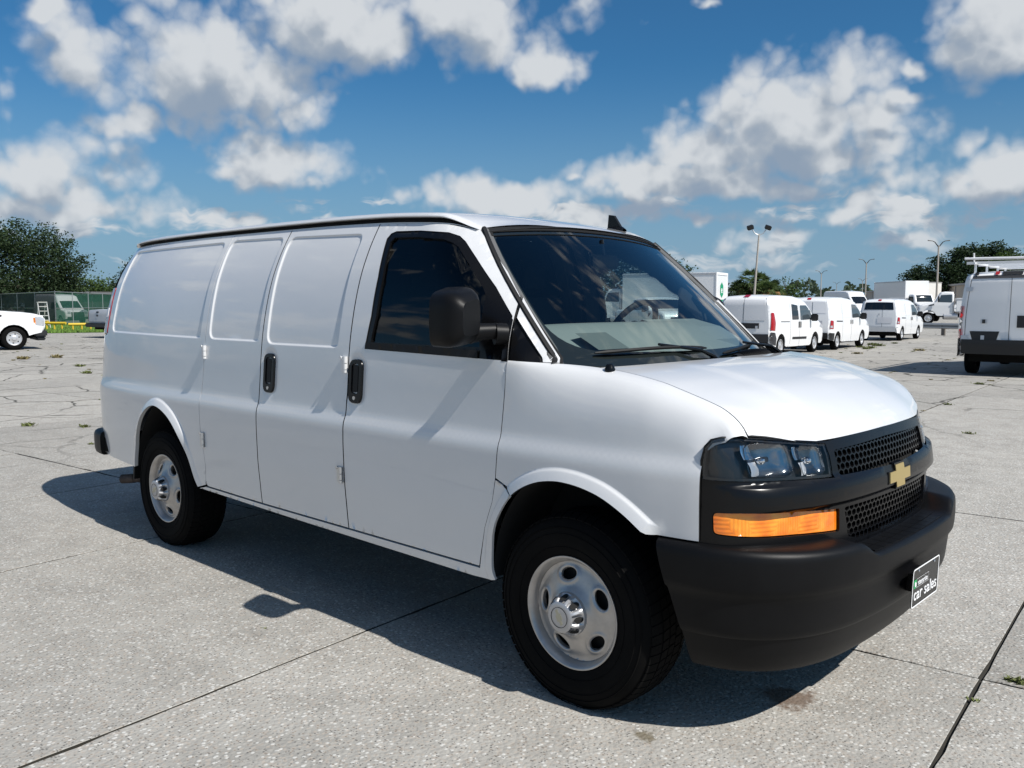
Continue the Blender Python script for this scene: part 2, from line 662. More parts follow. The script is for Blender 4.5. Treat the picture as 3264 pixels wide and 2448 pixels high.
# windscreen edge line in side view
WT=np.array([-.745,1.915]); WB=np.array([-.165,1.338])
WD=(WB-WT)/np.linalg.norm(WB-WT); WN=np.array([-WD[1],WD[0]])  # WN points forward/up
if WN[0]<0: WN=-WN
LEAN=lerp_tab([(.3,0),(1.3,0),(1.5,.01),(1.7,.03),(1.85,.075),(1.95,.13),(2.03,.20)])
def rear_off(x,z):
    xx=x-LEAN(z)*np.clip((-4.0-x)/.4,0,1)
    return np.where(xx<-3.3,REAR(xx),0)
def ws_dist(x,z): # distance behind the windscreen edge (positive = behind)
    return -((x-WT[0])*WN[0]+(z-WT[1])*WN[1])
def side_y(x,z):
    x=np.asarray(x,float); z=np.asarray(z,float)
    y=PROF(z)-np.where(x>-.6,FRONT(x),0)-rear_off(x,z)
    d=ws_dist(x,z)
    k=np.clip((.20-d)/.20,0,1.2); up=np.clip((z-1.30)/.06,0,1)
    y=y-.078*k*k*up
    # tail: the upper body leans forward a little, so draw in sooner high up
    return y
ZH=lerp_tab([(-.3,1.345),(-.1,1.338),(.1,1.323),(.31,1.290),(.40,1.265),(.45,1.250),(.52,1.228),(.56,1.213),(.60,1.190),(.616,1.178),(.643,1.150),(.658,1.128),(.663,1.115),(.667,1.10)])
XE=lerp_tab([(0,.812),(.2,.808),(.4,.797),(.55,.772),(.7,.722),(.78,.688),(.83,.663),(.9,.6)])
YG=.83
def sms(e0,e1,v):
    t=np.clip((v-e0)/(e1-e0),0,1); return t*t*(3-2*t)
def hood_z(x,y):
    x=np.asarray(x,float); y=np.asarray(y,float); a=np.abs(y)
    xi=x*.663/XE(a)
    c=.020*(1-np.clip(a/YG,0,1)**2.)*np.clip((.60-xi)/.35,0,1)
    drop=.040*sms(.42,.663,xi)*(1-sms(.55,.83,a))
    ridge=.005*(1-sms(.46,.52,a+0.12*np.clip(x,0,1)))*sms(.12,.3,x)*(1-sms(.45,.62,xi))
    return ZH(xi)+c+ridge-drop
YGF=lerp_tab([(-.4,.953),(-.3,.940),(-.2,.905),(-.1,.868),(0,.842),(.08,.831),(.15,.83),(.7,.83)])
def fender_pt(x,s):
    """right-hand (y<0) fender: s=z on the flank, then over the shoulder to the bonnet gap"""
    x=np.asarray(x,float); s=np.asarray(s,float)
    zh=ZH(x); zA=np.minimum(1.12,zh-.17); L=1.47-zA
    yA=side_y_flank(x,zA)
    t=np.clip((s-zA)/L,0,1)
    slope=(side_y_flank(x,zA)-side_y_flank(x,zA-.02))/.02
    yg=np.minimum(YGF(x),yA-.012)
    dz=zh-zA
    p1y=yA+slope*dz*.55; p1z=zA+dz*.55
    p2y=yg+.62*(yA-yg); p2z=zh-.012
    b0=(1-t)**3;b1=3*t*(1-t)**2;b2=3*t*t*(1-t);b3=t**3
    y=np.where(s<=zA,side_y_flank(x,np.minimum(s,zA)),b0*yA+b1*p1y+b2*p2y+b3*yg)
    z=np.where(s<=zA,s,b0*zA+b1*p1z+b2*p2z+b3*zh)
    return np.stack([x+0*y,-y,z],-1)
def side_y_flank(x,z):
    return PROF(z)-np.where(x>-.6,FRONT(x),0)-rear_off(x,z)
def side_pt(x,z):
    x=np.asarray(x,float);z=np.asarray(z,float)
    return np.stack([x+0*z,-side_y(x,z),z+0*x],-1)
def hood_pt(x,y):
    x=np.asarray(x,float);y=np.asarray(y,float)
    return np.stack([x+0*y,y+0*x,hood_z(x,y)],-1)
# nose plan curve, arc length s from the centre line (s>0 = right side, y<0)
NOSE=[(0,.862),(.15,.860),(.3,.853),(.45,.836),(.55,.815),(.65,.785),(.75,.745),(.82,.710),(.875,.672),(.908,.640),(.930,.605),(.943,.56),(.948,.50),(.953,.42),(.957,.34)]
_p=np.array(NOSE)
for _k in range(3):  # chaikin smoothing
    q=[_p[0]]
    for a,b in zip(_p[:-1],_p[1:]): q+= [a*.75+b*.25,a*.25+b*.75]
    q.append(_p[-1]); _p=np.array(q)
_s=np.concatenate([[0],np.cumsum(np.linalg.norm(np.diff(_p,axis=0),axis=1))])
TILT=lerp_tab([(.30,-.03),(.60,.0),(.75,.008),(.85,.006),(.95,-.008),(1.02,-.025),(1.08,-.047),(1.12,-.07),(1.16,-.11)])
def nose_pt(s,z,off=0.):
    s=np.asarray(s,float);z=np.asarray(z,float); a=np.abs(s)
    y=np.interp(a,_s,_p[:,0]); x=np.interp(a,_s,_p[:,1])
    e=1e-2
    ty=np.interp(a+e,_s,_p[:,0])-np.interp(np.maximum(a-e,0),_s,_p[:,0]); tx=np.interp(a+e,_s,_p[:,1])-np.interp(np.maximum(a-e,0),_s,_p[:,1])
    n=np.hypot(tx,ty)+1e-9; nx=ty/n; ny=-tx/n
    wgt=np.clip(nx,0,1)
    x=x+TILT(z)*wgt+off*nx; y=y+off*ny
    return np.stack([x+0*z,-np.sign(s+1e-12)*y,z+0*x],-1)
def make_curve(pts,it=3):
    p=np.array(pts,float)
    for _k in range(it):
        q=[p[0]]
        for a,b in zip(p[:-1],p[1:]): q+=[a*.75+b*.25,a*.25+b*.75]
        q.append(p[-1]); p=np.array(q)
    s=np.concatenate([[0],np.cumsum(np.linalg.norm(np.diff(p,axis=0),axis=1))])
    def f(sv,z,off=0.):
        sv=np.asarray(sv,float); a=np.abs(sv); z=np.asarray(z,float)
        y=np.interp(a,s,p[:,0]);x=np.interp(a,s,p[:,1]);e=1e-2
        ty=np.interp(a+e,s,p[:,0])-np.interp(np.maximum(a-e,0),s,p[:,0]); tx=np.interp(a+e,s,p[:,1])-np.interp(np.maximum(a-e,0),s,p[:,1])
        n=np.hypot(tx,ty)+1e-9
        x=x+off*ty/n; y=y-off*tx/n
        return np.stack([x+0*z,-np.sign(sv+1e-12)*y,z+0*x],-1)
    f.L=s[-1]
    return f
bump=make_curve([(0,.985),(.15,.984),(.3,.977),(.45,.963),(.58,.94),(.70,.90),(.80,.845),(.88,.775),(.94,.69),(.975,.60),(.992,.50),(1.0,.42),(1.0,.33)])


# ================================================================== the cargo van
M_PAINT = pmat('white_paint', (0.66, 0.66, 0.66), rough=0.30, coat=1.0, coat_rough=0.02, vary=(1.3, 0.025), bump=(3.2, 0.05, 0.02))
M_BLACKTRIM = pmat('black_trim', (0.004, 0.004, 0.0045), rough=0.24, spec=0.28, bump=(600, 0.05, 0.001))
M_BUMPER = pmat('textured_black_plastic', (0.0045, 0.0045, 0.005), rough=0.42, spec=0.16, bump=(900, 0.25, 0.001), vary=(6, 0.25))
M_RUBBER = pmat('rubber', (0.005, 0.005, 0.005), rough=0.6, spec=0.3)
M_TYRE = pmat('tyre_rubber', (0.0045, 0.0043, 0.0042), rough=0.85, spec=0.10, vary=(9, 0.3), bump=(160, 0.15, 0.002))
M_WHEEL = pmat('silver_wheel_paint', (0.44, 0.42, 0.40), rough=0.34, metal=0.6, coat=0.2, vary=(14, 0.2))
M_CAP = pmat('silver_cap', (0.46, 0.46, 0.47), rough=0.36, metal=0.6, vary=(10, 0.08))
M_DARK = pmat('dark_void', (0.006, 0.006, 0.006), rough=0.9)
M_GOLD = pmat('gold_badge', (0.50, 0.38, 0.16), rough=0.35, metal=0.55)
M_CHROME = pmat('chrome', (0.75, 0.75, 0.76), rough=0.06, metal=1.0)
M_ZINC = pmat('zinc', (0.55, 0.56, 0.57), rough=0.3, metal=0.9)
M_SMOKE = pmat('lamp_housing', (0.02, 0.021, 0.023), rough=0.18)
M_DASH = pmat('grey_dash', (0.26, 0.27, 0.26), rough=0.6)
M_SEAT = pmat('dark_seat', (0.03, 0.03, 0.033), rough=0.85)
M_LINER = pmat('grey_liner', (0.09, 0.09, 0.09), rough=0.9)
M_RED = pmat('red_lens', (0.32, 0.006, 0.008), rough=0.12, coat=1.0)
M_CHASSIS = pmat('chassis_black', (0.006, 0.0055, 0.005), rough=0.9, spec=0.2)
M_EXH = pmat('rusty_steel', (0.07, 0.05, 0.04), rough=0.7, vary=(30, 0.5))
M_GLASS = glass_mat('windscreen_glass', (0.70, 0.80, 0.80), refl=1.25)
M_TINT = glass_mat('tinted_side_glass', (0.22, 0.25, 0.26), refl=0.75)
M_TINTL = glass_mat('side_glass', (0.70, 0.78, 0.76), refl=1.0)
M_LENS = glass_mat('clear_lens', (0.93, 0.94, 0.95), refl=0.55)
M_WHITE = pmat('white_print', (0.85, 0.85, 0.85), rough=0.5)
M_GREEN = pmat('green_print', (0.02, 0.32, 0.10), rough=0.5)
M_PLATE = pmat('plate_black', (0.010, 0.010, 0.010), rough=0.25)


def amber_mat():
    m = bpy.data.materials.new('amber_lens')
    m.use_nodes = True
    N = NT(m.node_tree)
    b = N.n['Principled BSDF']
    t = N.add('ShaderNodeTexCoord')
    s = N.add('ShaderNodeSeparateXYZ', {0: t.outputs['Object']})
    # fluted prisms: fine vertical ribs in blocks, as moulded into the lens
    w = N.math('SINE', N.math('MULTIPLY', s.outputs[1], 620.0))
    h = N.math('SINE', N.math('MULTIPLY', s.outputs[2], 420.0))
    blk = N.math('GREATER_THAN', N.noise(t.outputs['Object'], 9.0, 0.0), 0.5)
    hh = N.math('ADD', N.math('MULTIPLY', w, blk), N.math('MULTIPLY', h, N.math('SUBTRACT', 1.0, blk)))
    bn = N.add('ShaderNodeBump', {'Height': hh, 'Strength': 0.28, 'Distance': 0.0015})
    N.put(b.inputs['Normal'], bn)
    b.inputs['Base Color'].default_value = (0.82, 0.20, 0.008, 1)
    f = N.noise(t.outputs['Object'], 14.0, 2.0)
    N.put(b.inputs['Base Color'], N.ramp(f, [(0.3, (0.70, 0.14, 0.004)), (0.55, (0.88, 0.24, 0.01)), (0.75, (0.95, 0.36, 0.03))]))
    b.inputs['Roughness'].default_value = 0.12
    b.inputs['Subsurface Weight'].default_value = 0.0
    b.inputs['Coat Weight'].default_value = 1.0
    return m


M_AMBER = amber_mat()

van = thing('cargo_van', 'large white cargo van with black bumper and silver wheels parked in the foreground', 'van')

# ---- shaped flank: recessed blank windows, wheel-arch lips
WIN1 = [(-2.93, 1.372), (-2.925, 1.962), (-4.262, 1.958), (-4.300, 1.383)]
WIN2 = [(-2.268, 1.370), (-2.268, 1.958), (-2.855, 1.968), (-2.822, 1.371)]
WIN3 = [(-1.522, 1.360), (-1.522, 1.936), (-2.205, 1.955), (-2.182, 1.360)]
WINS = [rounded(w, [.04, .05, .06, .06]) for w in (WIN1, WIN2, WIN3)]
ARCH_F = [(.343, .765), (.273, .816), (.181, .865), (.10, .888), (.02, .899), (-.06, .899), (-.161, .877), (-.269, .818), (-.334, .738), (-.389, .635), (-.417, .52), (-.424, .455), (-.412, .415)]
ARCH_R = [(-3.875, .462), (-3.845, .54), (-3.79, .655), (-3.713, .757), (-3.645, .838), (-3.547, .903), (-3.453, .929), (-3.38, .922), (-3.29, .893), (-3.215, .85), (-3.146, .788), (-3.073, .68), (-3.027, .57), (-2.999, .501), (-2.968, .452)]


def chaikin(p, it=2):
    p = np.array(p, float)
    for _ in range(it):
        q = [p[0]]
        for a, b in zip(p[:-1], p[1:]):
            q += [a * .75 + b * .25, a * .25 + b * .75]
        q.append(p[-1])
        p = np.array(q)
    return p


ARCH_F = chaikin(ARCH_F)
ARCH_R = chaikin(ARCH_R)
HANDLES = [(-2.135, 1.202), (-1.358, 1.202)]


def flank_disp(x, z):
    P = np.stack([np.ravel(x), np.ravel(z)], 1)
    d = np.zeros(len(P))
    for w in WINS:
        sd = seg_dist(P, w) * np.where(in_poly(P, w), -1, 1)
        d -= .0095 * (1 - sms(-.008, .001, sd))
    for A, lo in ((ARCH_F, .60), (ARCH_R, .72)):
        near = (np.abs(P[:, 0] - A[:, 0].mean()) < .75) & (P[:, 1] < 1.05)
        if near.any():
            sd = seg_dist(P[near], A, closed=False)
            k = np.clip(1 - sd / .046, 0, 1)
            zz = P[near][:, 1]
            amp = .006 + .020 * sms(lo - .12, lo + .10, zz)
            b = amp * np.where(k > 0, .22 * np.clip(k / .06, 0, 1) + .78 * k ** .8, 0)
            d[near] += b
    for hx, hz in HANDLES:
        r = np.hypot((P[:, 0] - hx) / .075, np.maximum(np.abs(P[:, 1] - hz) - .05, 0) / .085)
        d -= .0045 * (1 - sms(.75, 1.15, r))
    return d.reshape(np.shape(x))


def flank(x, z):
    x, z = np.broadcast_arrays(np.asarray(x, float), np.asarray(z, float))
    p = side_pt(x, z)
    p[..., 1] -= flank_disp(x, z)
    return p


def fender(x, s):
    x, s = np.broadcast_arrays(np.asarray(x, float), np.asarray(s, float))
    p = fender_pt(x, s)
    p[..., 1] -= flank_disp(x, s) * (s < 1.05)
    return p


def rings(poly, ds, step, closed=True):
    out = []
    for d in ds:
        q = resample(inset(poly, d) if closed else poly, step, closed)
        out.append(q)
    return out


def arch_rings(A, ds, step):
    t = np.gradient(A, axis=0)
    n = np.stack([-t[:, 1], t[:, 0]], 1)
    n /= np.linalg.norm(n, axis=1, keepdims=True)
    cen = np.array([A[:, 0].mean(), .40])
    s = np.sign(((A - cen) * n).sum(1))
    n = n * s[:, None]
    return [resample(A + n * d, step, False) for d in ds]


ZG = np.concatenate([np.arange(.40, .95, .035), np.arange(.95, 1.10, .014), np.arange(1.10, 2.06, .035)])
GAP = .0038
AFR = arch_rings(ARCH_F, (.010, .022, .034, .042, .046, .052, .066), .02)
ARR = arch_rings(ARCH_R, (.010, .022, .034, .042, .046, .052, .066), .02)


def win_rings(i):
    return rings(WINS[i], (-.004, -.001, .002, .005, .009, .013), .012)


def handle_rings(i):
    hx, hz = HANDLES[i]
    c = rounded([(hx - .06, hz - .115), (hx + .06, hz - .115), (hx + .06, hz + .115), (hx - .06, hz + .115)], .05)
    return rings(c, (-.03, -.02, -.01, 0), .015)


GF = [(-.50, .456), (-.45, .637), (-.40, .755), (-.378, .86), (-.368, .985), (-.365, 1.06), (-.358, 1.229), (-.357, 1.338)]
DOOR = [(-1.425, .459)] + GF + [(-.390, 1.515), (-.409, 1.611), (-.514, 1.720), (-.654, 1.840), (-.746, 1.916), (-.82, 1.931), (-.92, 1.951), (-1.11, 1.966), (-1.425, 1.984)]
WINDOW = [(-1.305, 1.362), (-1.284, 1.52), (-1.288, 1.71), (-1.318, 1.900), (-1.300, 1.925), (-1.266, 1.934), (-1.084, 1.927), (-.893, 1.908), (-.823, 1.888), (-.777, 1.860), (-.676, 1.778), (-.526, 1.650), (-.404, 1.528), (-.380, 1.43), (-.366, 1.345)]
SLIDE_F = [(-2.228, .461), (-1.425, .459), (-1.425, 1.984), (-1.6, 1.990), (-2.228, 1.998)]
SLIDE_R = [(-2.838, .470), (-2.228, .461), (-2.228, 1.998), (-2.868, 2.002), (-2.868, 1.2), (-2.880, 1.03), (-2.872, .82), (-2.850, .685), (-2.846, .60), (-2.862, .51), (-2.855, .478)]
QUARTER = [(-2.868, 2.002), (-4.315, 1.994), (-4.355, 1.90), (-4.385, 1.80), (-4.390, 1.64), (-4.388, 1.50), (-4.400, 1.37), (-4.44, 1.352), (-4.695, 1.352), (-4.695, .50), (-4.62, .478), (-4.3, .474)] + [tuple(p) for p in ARCH_R] + [(-2.90, .470), (-2.872, .478), (-2.862, .51), (-2.846, .60), (-2.850, .685), (-2.872, .82), (-2.880, 1.03), (-2.868, 1.2)]
ROCKER = [(-.50, .449), (-.452, .637), (-.402, .755), (-.380, .853), (-.315, .826), (-.284, .807)] + [tuple(p) for p in ARCH_F[np.argmax(ARCH_F[:, 0] < -.284):]] + [(-.44, .408), (-.55, .404), (-2.0, .425), (-2.95, .445), (-2.88, .462), (-2.838, .463), (-2.228, .454), (-1.425, .452)]
FEND = [(.548, .757), (.548, 1.05), (.558, 1.085), (.578, 1.13), (.610, 1.18), (.639, 1.30), (.656, 1.40), (.663, 1.47), (.4, 1.47), (.1, 1.47), (-.2, 1.47), (-.357, 1.466), (-.358, 1.229), (-.365, 1.06), (-.368, .985), (-.378, .862), (-.315, .835), (-.286, .816)] + [tuple(p) for p in ARCH_F[:np.argmax(ARCH_F[:, 0] < -.28)][::-1]] + [(.36, .757)]
SAIL = [(-.388, 1.508), (-.215, 1.343), (-.352, 1.343)]
PILLAR = [(-.401, 1.609), (-.385, 1.520), (-.205, 1.343), (-.137, 1.343), (-.272, 1.479)]

GRAD = dict(step=.034, bstep=.018, gridlines=ZG, edge_mat=M_DARK)  # white flanges coloured black, painting shade into the shut lines


def door_handle(i, parent, sgn):
    hx, hz = HANDLES[i]
    y0 = float(side_y(hx, hz)) - .004
    tilt = math.atan2(float(side_y(hx, hz - .05) - side_y(hx, hz + .05)), .1)

    def sub(q):
        # local (x, z, outward) to van space
        x, z, o = q
        return (hx + x, -sgn * (y0 + o * math.cos(tilt) - z * math.sin(tilt)), hz + z * math.cos(tilt) + o * math.sin(tilt))
    ol = rounded([(-.052, -.108), (.052, -.108), (.052, .108), (-.052, .108)], .042, 6)
    il = rounded([(-.030, -.062), (.030, -.062), (.030, .088), (-.030, .088)], .026, 6)
    n = len(ol)
    mb = MB()
    il_ = resample(il, .004)
    il_ = np.array([il_[int(k * len(il_) / n)] for k in range(n)])
    # align the inner ring to the outer by angle
    ang = lambda P: np.arctan2(P[:, 1], P[:, 0])
    il_ = np.array([il[np.argmin(np.abs(np.angle(np.exp(1j * (ang(il - np.array([0, .013])) - a)))))] for a in ang(ol)])
    rows = [[sub((p[0], p[1], -.01)) for p in ol], [sub((p[0], p[1], .006)) for p in ol], [sub((p[0] * .93, p[1] * .97, .012)) for p in ol],
            [sub((p[0], p[1], .012)) for p in il_], [sub((p[0] * .95, p[1] * .95, -.012)) for p in il_], [sub((0, .013, -.016))] * n]
    mb.grid(rows, closed=True)
    h = mb.build('door_handle', M_BLACKTRIM, parent)
    g = MB()
    g.add([sub(p) for p in [(-.016, -.052, -.012), (.022, -.052, -.012), (.022, .080, -.012), (-.016, .080, -.012), (-.016, -.052, .010), (.022, -.052, .010), (.022, .080, .010), (-.016, .080, .010)]],
          [(0, 3, 2, 1), (4, 5, 6, 7), (0, 1, 5, 4), (1, 2, 6, 5), (2, 3, 7, 6), (3, 0, 4, 7)])
    g.build('pull', M_RUBBER, h, smooth=False)
    k = MB()
    c = sub((0, -.082, .0115))
    k.lathe([(.0095, 0), (.0095, .003), (.0, .003)], 'y', 12, (0, 0, 0))
    kk = k.build('lock', M_ZINC, h)
    kk.location = c
    kk.rotation_euler = (0, 0, math.pi if sgn > 0 else 0)
    return h


def hinge(x, z, parent, sgn, mat, w=.05, h=.085, wells=False):
    y = float(side_y(x, z))
    mb = MB()
    for zz, hh in ((z + h * .30, h * .40), (z - h * .12, h * .36), (z - h * .42, h * .16)):
        mb.tube([(x + w * .28, -sgn * (y + .010), zz - hh / 2), (x + w * .28, -sgn * (y + .010), zz + hh / 2)], .0095, 10)
    x0, x1 = x - w * .5, x + w * .28
    mb.box(x0, x1, min(-sgn * (y - .012), -sgn * (y + .009)), max(-sgn * (y - .012), -sgn * (y + .009)), z - h * .5, z + h * .5, .004)
    mb.tube([(x - w * .42, -sgn * (y + .008), z + h * .42), (x - w * .42, -sgn * (y + .013), z + h * .42)], .008, 8)
    return mb.build('hinge', mat, parent)


def side_body(sgn):
    """sgn=+1: right flank (y<0, the one in view); -1: left flank"""
    mir = sgn < 0
    kw = dict(mirror=mir, flip=False)
    P = M_PAINT
    fen = panel('front_fender', fender, FEND, P, van, extra=AFR, step=.034, bstep=.018, gridlines=np.concatenate([ZG[ZG < 1.1], np.arange(1.1, 1.47, .03)]), edge=.02, edge_mat=M_DARK, **kw)  # flange coloured black so the fender gap reads as shade
    roc = panel('rocker_panel', flank, ROCKER, P, van, extra=AFR, step=.03, bstep=.016, edge=.013, **kw)
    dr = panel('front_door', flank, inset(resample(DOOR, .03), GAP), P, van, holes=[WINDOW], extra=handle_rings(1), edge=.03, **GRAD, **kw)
    # window: black frame, glass, belt strip, mirror sail
    wi = lambda d: inset(resample(rounded(WINDOW, [.03, 0, 0, .03, .0, .0, 0, 0, .0, 0, 0, 0, .0, 0, .03]), .02), d)
    inn = lambda off: (lambda x, z: flank(x, z) + np.array([0, off, 0]))
    fr = panel('window_frame', inn(.004), wi(-.004), M_BLACKTRIM, dr, holes=[[(-1.268, 1.395), (-1.250, 1.52), (-1.255, 1.70), (-1.283, 1.880), (-1.262, 1.902), (-1.08, 1.895), (-.905, 1.876), (-.845, 1.858), (-.80, 1.835), (-.70, 1.752), (-.585, 1.648), (-.555, 1.612), (-.528, 1.395)]], step=.05, edge=.02, **kw)
    gl = panel('window_glass', inn(.016), [(-1.30, 1.37), (-1.29, 1.90), (-1.25, 1.925), (-.88, 1.90), (-.82, 1.88), (-.55, 1.66), (-.50, 1.37)], M_TINT if sgn > 0 else M_TINTL, dr, step=.08, bstep=.05, edge=.004, **kw)
    bs = panel('belt_strip', inn(-.004), [(-1.300, 1.366), (-.53, 1.348), (-.53, 1.382), (-1.298, 1.394)], M_RUBBER, dr, step=.05, edge=.016, **kw)
    panel('sail_edge', inn(-.0015), [(-.392, 1.342), (-.3618, 1.342), (-.3942, 1.512), (-.412, 1.530)], M_BLACKTRIM, dr, step=.04, edge=.02, **kw)
    door_handle(1, dr, sgn)
    panel('pillar_underlay', inn(.014), [(-.43, 1.60), (-.41, 1.50), (-.372, 1.345), (-.13, 1.338), (-.29, 1.49), (-.42, 1.615)], M_DARK, fen, step=.04, edge=.01, **kw)
    panel('mirror_sail', inn(.002), SAIL, M_BLACKTRIM, fen, step=.04, edge=.014, **kw)
    panel('pillar_base', flank, inset(resample(PILLAR, .03), .002), P, fen, step=.03, edge=.03, **kw)
    if sgn > 0:
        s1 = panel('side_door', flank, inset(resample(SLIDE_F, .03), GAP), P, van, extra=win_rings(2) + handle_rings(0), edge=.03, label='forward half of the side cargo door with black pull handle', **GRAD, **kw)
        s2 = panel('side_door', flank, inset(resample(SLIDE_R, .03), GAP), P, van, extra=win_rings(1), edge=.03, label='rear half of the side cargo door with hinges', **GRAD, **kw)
        door_handle(0, s1, sgn)
        hinge(-1.452, 1.281, s1, sgn, M_PAINT, .055, .080)
        hinge(-1.455, .733, s1, sgn, M_ZINC, .050, .080)
        hinge(-2.862, 1.292, s2, sgn, M_PAINT, .050, .080)
        hinge(-2.845, .762, s2, sgn, M_ZINC, .046, .090)
        # dark jamb right behind the shut lines
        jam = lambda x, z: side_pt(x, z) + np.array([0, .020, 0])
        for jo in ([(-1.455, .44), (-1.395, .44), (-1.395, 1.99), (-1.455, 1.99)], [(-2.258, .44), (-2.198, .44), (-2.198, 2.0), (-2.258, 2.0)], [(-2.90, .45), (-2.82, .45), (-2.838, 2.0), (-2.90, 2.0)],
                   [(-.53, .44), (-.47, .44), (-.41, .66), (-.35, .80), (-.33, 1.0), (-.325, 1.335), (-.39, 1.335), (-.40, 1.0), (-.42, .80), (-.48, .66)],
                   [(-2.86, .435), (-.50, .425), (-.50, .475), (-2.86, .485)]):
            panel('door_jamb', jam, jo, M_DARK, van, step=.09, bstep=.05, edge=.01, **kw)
    else:
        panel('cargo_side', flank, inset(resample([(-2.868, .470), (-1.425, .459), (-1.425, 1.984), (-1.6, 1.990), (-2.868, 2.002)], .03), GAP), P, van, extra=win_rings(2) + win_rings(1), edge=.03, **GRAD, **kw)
    panel('rear_quarter', flank, QUARTER, P, van, extra=win_rings(0) + ARR, edge=.024, step=.034, bstep=.018, gridlines=ZG, **kw)
    # tail lamp and rear corner trim
    tl = panel('tail_lamp', lambda x, z: side_pt(x, z) + np.array([0, -.004, 0]), [(-4.690, 1.362), (-4.410, 1.372), (-4.396, 1.50), (-4.398, 1.64), (-4.394, 1.70), (-4.64, 1.70), (-4.680, 1.60)], M_RED, van, step=.03, edge=.03, **kw)
    panel('reverse_lens', lambda x, z: side_pt(x, z) + np.array([0, -.006, 0]), [(-4.688, 1.485), (-4.440, 1.485), (-4.445, 1.555), (-4.680, 1.555)], M_WHITE, tl, step=.03, edge=.01, **kw)
    panel('rear_pillar_trim', lambda x, z: side_pt(x, z) + np.array([0, .003, 0]), [(-4.392, 1.704), (-4.388, 1.80), (-4.358, 1.902), (-4.316, 1.998), (-4.47, 1.99), (-4.58, 1.86), (-4.635, 1.704)], pmat('matt_trim', (.004, .004, .004), rough=.9, spec=.05), van, step=.03, edge=.02, **kw)


side_body(1)
side_body(-1)

# ---- roof, gutters
ZR = lerp_tab([(-4.60, 1.96), (-4.40, 1.985), (-4.1, 1.998), (-3.16, 2.006), (-2.05, 1.999), (-1.43, 1.986), (-1.1, 1.968), (-.92, 1.953), (-.82, 1.932), (-.752, 1.910)])
ZC = lerp_tab([(-4.62, 1.985), (-4.5, 2.035), (-4.3, 2.065), (-4., 2.085), (-3., 2.105), (-2., 2.100), (-1.3, 2.062), (-1., 2.030), (-.8, 1.993), (-.70, 1.966), (-.68, 1.952)])
rows = []
for a in np.concatenate([np.linspace(0, .06, 7)[:-1], np.linspace(.06, .94, 40), np.linspace(.94, 1, 9)[1:]]):
    row = []
    for v in np.concatenate([-np.array([1, .995, .985, .97, .95, .92]), np.linspace(-.88, .88, 21), np.array([.92, .95, .97, .985, .995, 1])]):
        xf = -.752 + .072 * (1 - v * v)
        xr = -4.53 - .07 * (1 - v ** 4)
        x = xf + (xr - xf) * a
        xe = min(x, -.752)
        zr = float(ZR(xe))
        yr = float(side_y(xe, zr))
        lip = .010 + .036 * float(sms(-.80, -1.0, xe)) if False else .010 + .036 * min(1, max(0, (-.752 - x) / .2))
        zs = zr + lip
        z = zs + (float(ZC(x)) - zs) * (1 - abs(v) ** 2.3)
        z -= .010 * max(0, (abs(v) - .97) / .03) ** 2
        row.append((x, v * (yr - .004), z))
    rows.append(row)
roof = MB().grid(rows).build('roof', M_PAINT, van, sharp=50)
for sgn in (1, -1):
    prof = [(-.004, .0358), (.006, .0345), (.009, .030), (.007, .025), (-.016, .022), (-.024, .014), (-.018, .003), (-.004, .000), (-.004, -.006), (-.022, -.008)]
    rows = []
    for x in np.concatenate([np.linspace(-.756, -1.0, 14), np.linspace(-1.05, -4.52, 60)]):
        zr = float(ZR(x))
        k = min(1, max(.25, (-.752 - x) / .2))
        yr = float(side_y(x, zr))
        rows.append([(x, -sgn * (yr + o), zr + dz * k) for o, dz in prof])
    rail = MB().grid([r_[:5] for r_ in rows]).build('drip_rail', M_PAINT, roof, sharp=40)
    MB().grid([r_[4:8] for r_ in rows]).build('shaded_gutter', M_RUBBER, rail, sharp=40)  # gutter channel coloured black to paint in the shade of its recess
    MB().grid([r_[7:] for r_ in rows]).build('gutter_lip', M_PAINT, rail, sharp=40)
# shark-fin antenna on its base
ant = MB()
for i in range(1):
    xs0, yc, zb = -.90, .615, 2.010
    pts = []
    for t in np.linspace(0, 1, 9):
        w = .034 * math.sin(math.pi * min(1, .12 + .88 * t)) ** .6 + .002
        pts.append([(xs0 - .135 * t, yc + w * math.cos(q), zb - .012 + max(0, .030 * math.sin(q)) * (1 - (2 * t - 1) ** 6 * .5)) for q in np.linspace(-.2, math.pi + .2, 12)])
    ant.grid(pts)
    ant.prism([(xs0 - .022, zb + .012), (xs0 - .072, zb + .082), (xs0 - .108, zb + .088), (xs0 - .116, zb + .012)], 'y', yc - .010, yc + .010)
ant.build('antenna', M_BLACKTRIM, roof)

# ---- windscreen
BUL = lerp_tab([(0, .070), (1, .245)])
ZB = lerp_tab([(0, .036), (.5, .02), (1, -.035)])


def screen(u, v, off=0.):
    u, v = np.broadcast_arrays(np.asarray(u, float), np.asarray(v, float))
    e = WT[None, :] * (1 - v.ravel()[:, None]) + WB[None, :] * v.ravel()[:, None]
    x = e[:, 0].reshape(v.shape)
    z = e[:, 1].reshape(v.shape)
    y = side_y(x, z) - .006
    k = 1 - np.abs(u) ** 2.2
    return np.stack([x + BUL(v) * k + off * .72, -u * y, z + ZB(v) * k + off * .70], -1)


